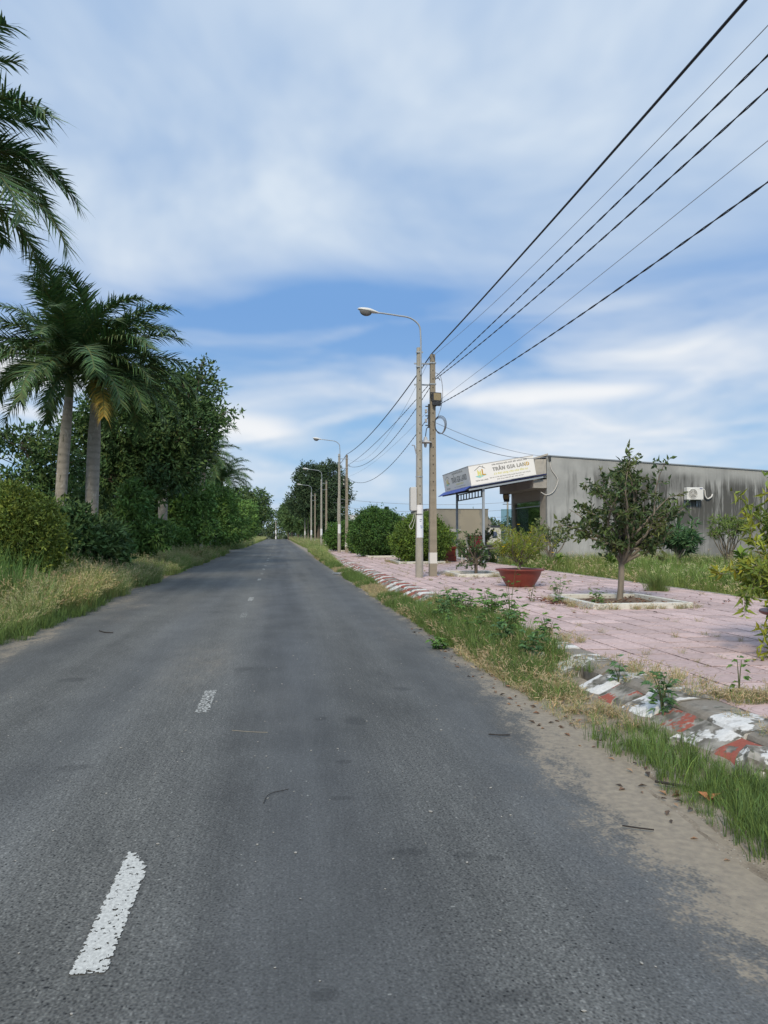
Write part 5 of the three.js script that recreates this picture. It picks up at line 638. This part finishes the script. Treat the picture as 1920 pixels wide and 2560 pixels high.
const greenTufts = [811, 812].map((s) => tuftG(s, 34, 0.34, 0.10, 0.007, gGreen, { lean: 0.45 })), fieldTufts = [821, 822, 823].map((s, i) => tuftG(s, 40, 0.62, 0.2, 0.011, i ? gGreen : gGreen.concat(gOlive), { lean: 0.5, heads: i === 2 ? 0.25 : 0, headC: [0.36, 0.32, 0.22] })), dryTufts = [831, 832].map((s) => tuftG(s, 26, 0.26, 0.09, 0.005, gDry.concat(gOlive), { lean: 0.7, heads: 0.2, headC: [0.26, 0.2, 0.12] }));
{
  const R = rngOf(850), left = [], leftLow = [], vergeG = [];
  for (let k = 0; k < 15000; k++) { const z = -7 - Math.pow(R(), 0.8) * 56, open = (z < -25.3 && z > -28.6) || (z < -43 && z > -63), edge = -3.82 + fbm(z * 0.35, 2, 3) * 0.55 + fbm(z * 2, 8, 2) * 0.2, x = edge - Math.pow(R(), 0.9) * (3.2 + R() * 2.5), n = fbm(x * 0.6, z * 0.35 + 3, 3), s = clamp(0.85 + n * 1.1 - Math.exp((x - edge) * 3) * 0.22, 0.35, 1.35), dry = fbm(x * 0.4 + 9, z * 0.3, 3); if (open && x > -4.75) { if (R() < 0.85) continue; } left.push([x, 0.02, z, s, dry > 0.1 ? [1.1, 0.98, 0.95] : dry < -0.12 ? [0.8, 0.95, 0.7] : [1, 1, 1]]); }
  for (let k = 0; k < 420; k++) { const z = -6 - R() * 12, edge = -3.62 + fbm(z * 0.35, 2, 3) * 0.5; leftLow.push([edge - R() * 0.8, 0.0, z, 0.5 + R() * 0.6]); }
  for (let k = 0; k < 6500; k++) { const z = -75 - Math.pow(R(), 0.7) * 135; const rgt = R() < 0.5; vergeG.push([rgt ? 2.75 + R() * 3 : -3.7 - R() * 3.5, 0, z, 0.8 + R() * 0.5]); }
  for (let k = 0; k < 1700; k++) { const z = -36 - R() * 28; vergeG.push([2.4 + R() * 0.5 + sstep(-50, -62, z) * R() * 0.9, 0.03, z, (0.15 + R() * 0.55) * sstep(-32, -52, z) + 0.16, [0.9, 1, 0.85]]); }
  scatter('tall_grass', 'tall feathery olive grass along the left side of the road', 'grass', tallTufts, left); scatter('low_grass', 'short green grass creeping onto the left road edge', 'grass', greenTufts, leftLow); scatter('verge_grass', 'rough grass verges along the far part of the road', 'grass', [tallTufts[0], tallTufts[1]], vergeG);
  // strip between shoulder and right kerb: patchy
  const strip = [], dryS = []; for (let k = 0; k < 11500; k++) { const z = -2.6 - Math.pow(R(), 1.1) * 46, d = -z, x = 2.22 + R() * 0.52 + fbm(z * 0.8, 5, 3) * 0.12, m = fbm(z * 0.55 + 2, 7.7, 3), dens = sstep(-0.45, 0.05, m) * sstep(2.1, 2.5, x) + 0.05; if (R() > dens) continue; const bare = (d > 5.1 && d < 6.6 ? 0.6 : 1) * (d < 7 && m < 0 ? 0.4 : 1); if (R() > bare) continue; const dry = fbm(z * 0.4 + 30, 2, 3) > 0.06 || (d > 6.6 && d < 9.2 && R() < 0.7); (dry ? dryS : strip).push([x, bankY(x, z) + 0.0, z, (0.36 + R() * R() * 0.7) * (d < 7.5 ? 0.8 : 1)]); }
  for (let k = 0; k < 2000; k++) { const z = -6.9 - R() * 8.2, x = 2.35 + R() * 0.75; if (R() > sstep(-6.9, -9, z) * sstep(-15.2, -13.5, z) + 0.06 || fbm(x * 2, z * 1.3, 3) < -0.22) continue; (R() < 0.55 ? strip : dryS).push([x, x > 2.8 ? 0.03 + (x - 2.8) * 0.4 : bankY(x, z), z, (0.5 + R() * 0.65) * lerp(0.6, 1, sstep(-6.9, -9, z))]); }
  scatter('kerbside_grass', 'green grass growing along the foot of the right kerb', 'grass', greenTufts, strip); scatter('dry_grass', 'straw coloured dry grass along the right kerb', 'grass', dryTufts, dryS);
  // field behind the sidewalk
  const field = []; for (let k = 0; k < 13500; k++) { const z = 1 - Math.pow(R(), 0.75) * 72, x = 9.78 + Math.pow(R(), 1.3) * 22; if (x > 8.4 && x < BE && z < BZ + 0.2 && z > BF - 0.2) continue; if (x < 13 && z < -33 && z > -40) continue; const n = fbm(x * 0.3, z * 0.3, 3); field.push([x, -0.02, z, clamp(1.05 + n * 1.5 + sstep(-24, -32, z) * 0.25, 0.5, 1.7), n > 0.1 ? [1.0, 1.05, 0.9] : [1.15, 1.0, 0.95]]); }
  scatter('field_grass', 'tall green grass of the field between sidewalk and wall', 'grass', fieldTufts, field);
  // weeds in the tile joints
  const jt = []; for (let k = 0; k < 900; k++) { let z = -3 - Math.pow(R(), 0.9) * 42, x = 3.5 + R() * 6; if (R() < 0.5) x = 3.46 + 0.41 * Math.round((x - 3.46) / 0.41); else z = 0.6 - 0.41 * Math.round((0.6 - z) / 0.41); if (pitAt(x, z) || fbm(x * 0.5 + 3, z * 0.5, 3) < 0.02) continue; jt.push([x, PY - 0.01, z, 0.2 + R() * 0.35]); }
  for (const [a, b, c, d] of pits.slice(0, 3)) for (let k = 0; k < 70; k++) { const e = (R() * 4) | 0, q = R(); jt.push([e === 0 ? a - 0.06 - R() * 0.15 : e === 1 ? b + 0.06 + R() * 0.2 : lerp(a, b, q), PY - 0.01, e === 2 ? c - 0.05 : e === 3 ? d + 0.06 : lerp(c, d, q), 0.35 + R() * 0.5]); }
  for (let k = 0; k < 230; k++) { const z = -4.6 - R() * 9; if (fbm(z * 0.9, 40, 2) < -0.05) continue; jt.push([3.1 + R() * 0.6, PY, z, 0.3 + R() * 0.45]); }
  for (let k = 0; k < 60; k++) { const a = R() * 6.283, q = R() * 0.5; jt.push([3.75 + Math.cos(a) * q, PY, -5.75 + Math.sin(a) * q * 0.5, 0.35 + R() * 0.3]); }
  scatter('joint_weeds', 'small dry weeds sprouting from the sidewalk joints', 'weeds', dryTufts, jt);
  const clump = []; for (let k = 0; k < 26; k++) { const a = R() * 6.283, q = R() * 0.30; clump.push([8.72 + Math.cos(a) * q, PY - 0.02, -16.9 + Math.sin(a) * q, 0.35 + R() * 0.6]); } scatter('grass_clump', 'dense dark green grass clump on the sidewalk behind the pit', 'grass', [tuftG(861, 40, 0.85, 0.12, 0.008, gGreen.concat(gOlive), { lean: 0.85 })], clump);
  const clump2 = []; for (let k = 0; k < 75; k++) { const a = R() * 6.283, q = R() * 0.85; clump2.push([-5.05 + Math.cos(a) * q, 0.0, -15.3 + Math.sin(a) * q, 0.45 + R() * 0.75]); } scatter('reed_clump', 'tall bright green reed clump in front of the round hedge', 'grass', [tuftG(862, 26, 1.25, 0.16, 0.010, [[0.06, 0.125, 0.03], [0.075, 0.14, 0.035]], { lean: 0.28 })], clump2);
}
// leafy weeds by the kerb, each a plant of its own
{
  const weed = (label, pos, seed, h, n, len, wid, cols, lean = 0.3, group = 'leafy weeds by the right kerb') => { const R = rngOf(seed), t = thing('kerb_weed', label, 'weed', pos, R() * 6, group), L = new Leaves(), wood = []; for (let k = 0; k < n; k++) { const a = k / n * 6.283 + R(), hh = h * (0.6 + R() * 0.5), e = V(Math.cos(a) * hh * lean, hh, Math.sin(a) * hh * lean), pts = curve([[0, -0.04, 0], [e.x * 0.35, hh * 0.55, e.z * 0.35], e], 6); wood.push(tubeG(pts, [0.006, 0.0055, 0.005, 0.0045, 0.004, 0.003, 0.002], 5)); for (let m = 0; m < 7; m++) { const q = pts[Math.min(6, 1 + ((m * 6 / 7) | 0))], ba = R() * 6.283, d0 = V(Math.cos(ba), R() * 1.1 - 0.2, Math.sin(ba)).normalize(), st = q.clone().addScaledVector(d0, len * 0.6), c = tint(R, cols[(R() * cols.length) | 0], 0.25); for (let f = -1; f <= 1; f++) { const ld = d0.clone().applyAxisAngle(V(0, 1, 0), f * 0.7).add(V(0, -0.3 * R(), 0)).normalize(); L.leaf(st, ld, ld.clone().cross(V(0, 1, 0).addScaledVector(rvec(R), 0.7)).normalize(), len * (f ? 0.8 : 1), wid, c, 0.15, 0.25); } } } obj('stems', wood, mat([0.09, 0.11, 0.04], 0.8), t); obj('leaves', L.geo(), leafMat, t); };
  const G1 = [[0.075, 0.145, 0.035], [0.095, 0.17, 0.045], [0.06, 0.115, 0.035]], G2 = [[0.055, 0.11, 0.045], [0.065, 0.13, 0.05]];
  weed('dark green lobed weed growing on the nearest red kerb stone', [3.0, 0.12, -5.75], 901, 0.26, 6, 0.085, 0.022, G2); weed('light green sprig standing on the tiles behind the nearest kerb', [3.72, PY, -5.85], 902, 0.34, 2, 0.06, 0.03, G1, 0.1); weed('dark leafy sprig at the right edge beside the nearest kerb', [3.62, PY, -5.0], 903, 0.2, 4, 0.07, 0.03, G2);
  weed('leafy weed on the kerb between tiles and dry grass', [3.2, 0.15, -8.9], 904, 0.34, 6, 0.09, 0.03, G1); weed('tall leafy weed clump spilling over the kerb, left end', [2.95, 0.1, -11.9], 905, 0.5, 9, 0.11, 0.036, G1); weed('tall leafy weed clump spilling over the kerb, middle', [3.1, 0.1, -11.1], 906, 0.48, 10, 0.11, 0.036, G1); weed('tall leafy weed clump spilling over the kerb, right end', [3.2, 0.1, -10.3], 907, 0.46, 9, 0.11, 0.036, G1); weed('tallest sprig rising above the leafy weed clump', [3.35, 0.15, -10.9], 908, 0.8, 3, 0.08, 0.03, G1, 0.12);
  weed('small bright weed at the sand edge beside the asphalt', [2.08, 0.0, -9.9], 909, 0.12, 6, 0.08, 0.035, G1, 0.7); weed('leafy weed in the grass strip below the kerb', [2.55, 0.03, -11.5], 910, 0.26, 6, 0.10, 0.035, G1); weed('sprig beside the white pit frame on the sidewalk', [5.3, PY, -14.1], 911, 0.45, 5, 0.09, 0.03, G1); weed('dry sprig left of the white pit frame', [4.9, PY, -14.6], 912, 0.4, 3, 0.06, 0.02, [[0.1, 0.11, 0.04]]); weed('green weed in the soil inside the nearest white pit', [5.85, 0.2, -13.6], 913, 0.28, 6, 0.09, 0.02, G1);
  [[2.75, -9.3, 'leafy weed in the dry grass, first of the near patch'], [3.0, -9.7, 'leafy weed leaning over the kerb behind the dry grass'], [2.9, -12.6, 'leafy weed at the far end of the clump on the kerb'], [3.05, -13.2, 'last leafy weed before the striped kerb shows again'], [2.6, -12.2, 'low leafy weed below the clump at the sand side'], [3.25, -11.6, 'leafy weed on the tile side of the clump'], [2.8, -8.3, 'leafy weed between the dry grass and the red stone']].forEach(([x, z, lab], i) => weed(lab, [x, 0.08, z], 930 + i, 0.34 + (i % 3) * 0.09, 7, 0.10, 0.034, i % 2 ? G1 : G2));
  weed('leafy sprig on the kerb where red paint shows', [3.1, 0.15, -6.75], 914, 0.2, 3, 0.07, 0.028, G2); weed('scattered weed at the foot of the kerb under the largest clump', [2.7, 0.04, -10.4], 915, 0.3, 6, 0.1, 0.034, G1);
}
// fallen twigs, leaves, grate, rubble
{
  const twig = (label, pts, r, c = [0.03, 0.025, 0.022]) => tag(obj('twig', tubeG(curve(pts, 10), r, 5), mat(c, 0.9)), label, 'twig', 'fallen twigs');
  twig('straight dark twig on the sand nearest the camera', [[1.74, 0.014, -3.76], [1.80, 0.018, -3.71], [1.87, 0.016, -3.68]], 0.004); twig('thin curved black twig on the asphalt of the right lane', [[-0.08, 0.006, -4.36], [-0.05, 0.008, -4.5], [0.06, 0.006, -4.58]], 0.002); twig('dark forked twig lying on the dirt shoulder', [[2.22, 0.03, -4.35], [2.36, 0.035, -4.2], [2.5, 0.03, -4.02]], 0.008); twig('short dark stick on the left lane edge', [[-2.75, 0.008, -12.4], [-2.6, 0.01, -12.15], [-2.48, 0.008, -12.1]], 0.008); twig('short twig in the middle of the shoulder', [[1.55, 0.012, -5.6], [1.62, 0.016, -5.55], [1.7, 0.012, -5.56]], 0.005); twig('pale straw lying across the right lane', [[-0.35, 0.005, -6.0], [-0.2, 0.006, -5.93], [-0.08, 0.005, -5.9]], 0.0014, [0.35, 0.3, 0.2]);
  const R = rngOf(950), L = new Leaves(); const put = (x, y, z, s, c) => { const a = R() * 6.283, d = V(Math.cos(a), 0.1 + R() * 0.3, Math.sin(a)).normalize(); L.leaf(V(x, y + 0.008, z), d, V(-Math.sin(a), R() * 0.3, Math.cos(a)).normalize(), s, s * 0.5, tint(R, c, 0.3), 0.3, 0.1); };
  for (let k = 0; k < 260; k++) { const z = -3 - R() * 9, x = 2.0 + R() * 0.7; put(x, bankY(x, z) + 0.004, z, 0.03 + R() * 0.04, [[0.09, 0.05, 0.03], [0.16, 0.1, 0.06], [0.05, 0.035, 0.025]][(R() * 3) | 0]); } for (let k = 0; k < 420; k++) { const x = 4.6 + R() * 4.4, z = -12 - R() * 14; if (pitAt(x, z) && R() < 0.6) continue; if (fbm(x, z, 2) < 0.02) continue; put(x, PY + 0.006, z, 0.05 + R() * 0.05, [[0.10, 0.035, 0.02], [0.15, 0.07, 0.04], [0.06, 0.04, 0.03]][(R() * 3) | 0]); } for (let k = 0; k < 90; k++) put(lerp(5.6, 7.2, R()), 0.215, lerp(-14.9, -13.0, R()), 0.08, [0.12, 0.06, 0.035]); for (let k = 0; k < 120; k++) put(5.0 + R() * 0.6, PY + 0.01, -13.6 - R() * 1.6, 0.09, [0.10, 0.045, 0.03]);
  stuff(obj('leaf_litter', L.geo(), grassMat), 'brown dead leaves scattered over shoulder and sidewalk', 'leaves');
  const dl = thing('dead_leaf', 'curled orange brown dead leaf on the dirt shoulder', 'leaf', [2.35, 0.03, -3.98]), q = new Leaves(); for (let k = 0; k < 3; k++) q.leaf(V(0, 0.004, 0), V(Math.cos(k * 2), 0.35, Math.sin(k * 2)).normalize(), V(-Math.sin(k * 2), 0.2, Math.cos(k * 2)).normalize(), 0.075, 0.05, [0.26, 0.11, 0.05], 0.5, -0.2); obj('blade', q.geo(), leafMat, dl);
  // pebbles and paint chips
  const pg = new THREE.IcosahedronGeometry(1, 0), sp = []; for (let k = 0; k < 900; k++) { const near = R() < 0.5, z = -1.8 - R() * (near ? 7 : 20), x = near && R() < 0.5 ? 1.5 + R() * 1.2 : -3 + R() * 5.2; sp.push([x, x > 1.5 ? bankY(x, z) + 0.003 : 0.003, z, 0.002 + R() * R() * 0.007]); } const im = new THREE.InstancedMesh(pg, mat([0.32, 0.31, 0.28], 0.9), sp.length), M = new THREE.Matrix4(); sp.forEach(([x, y, z, s], i) => { M.makeRotationY(R() * 6); M.scale(V(s * (1 + R()), s * 0.5, s)); M.setPosition(x, y, z); im.setMatrixAt(i, M); }); im.name = numbered('pebbles'); im.castShadow = im.receiveShadow = true; scene.add(im); stuff(im, 'small pale pebbles scattered on road and shoulder', 'pebbles');
  const gr = thing('drain_grate', 'pale metal drain grate leaning in the grass by the far kerb', 'grate', [2.45, 0.03, -28.4], 0.35); gr.rotation.z = 0.06; for (let k = 0; k < 9; k++) obj('bar', boxG(0.035, 0.03, 0.62, -0.36 + k * 0.09, 0.03, 0), galv, gr); obj('rim', [boxG(0.8, 0.035, 0.04, 0, 0.03, 0.33), boxG(0.8, 0.035, 0.04, 0, 0.03, -0.33)], galv, gr);
  const rub = (label, x, y, z, s, seed) => { const g = new THREE.IcosahedronGeometry(s, 2), p = g.attributes.position; for (let i = 0; i < p.count; i++) { const v = V(p.getX(i), p.getY(i), p.getZ(i)), k = 1 + fbm(v.x / s * 1.3 + seed, v.y / s * 1.3 + v.z / s * 1.7, 3) * 0.9; p.setXYZ(i, v.x * k * 1.2, v.y * k * 0.75, v.z * k); } g.computeVertexNormals(); place(g, x, y, z); uvm(g, 2.5); tag(obj('rubble_stone', g, kerbMats.w[2]), label, 'stone', 'broken kerb lumps'); };
  rub('white mossy lump of broken kerb at the right edge', 2.92, 0.09, -4.32, 0.16, 3); rub('small white kerb fragment in the grass below the nearest red stone', 2.72, 0.07, -4.98, 0.06, 7); rub('white painted lump poking from the dry grass strip', 2.86, 0.10, -8.3, 0.12, 11);
}
{ // short white trunks and posts in the left grass
  const wt = (label, x, z, h, r) => { const t = thing('whitewashed_post', label, 'post', [x, 0, z], 0, 'pale posts in the left grass'); obj('post', latheG([[0, -0.05], [r * 1.1, -0.05], [r, h * 0.5], [r * 0.9, h - 0.03], [r * 0.7, h], [0, h]], 12), mat(null, 0.9, { map: barkTex([0.42, 0.4, 0.36], 5) }), t); obj('band', latheG([[r * 1.08, h * 0.55], [r * 1.06, h * 0.6]], 12), paperM, t); };
  wt('whitewashed trunk stump standing in the grass beside the third palm', -5.3, -33.5, 2.0, 0.13); wt('pale post in the grass far left, first of three', -5.1, -58, 1.3, 0.09); wt('pale post in the grass far left, second of three', -4.8, -60, 1.25, 0.09); wt('pale post in the grass far left, third of three', -4.5, -61.5, 1.35, 0.09);
}
renderer.render(scene, camera);
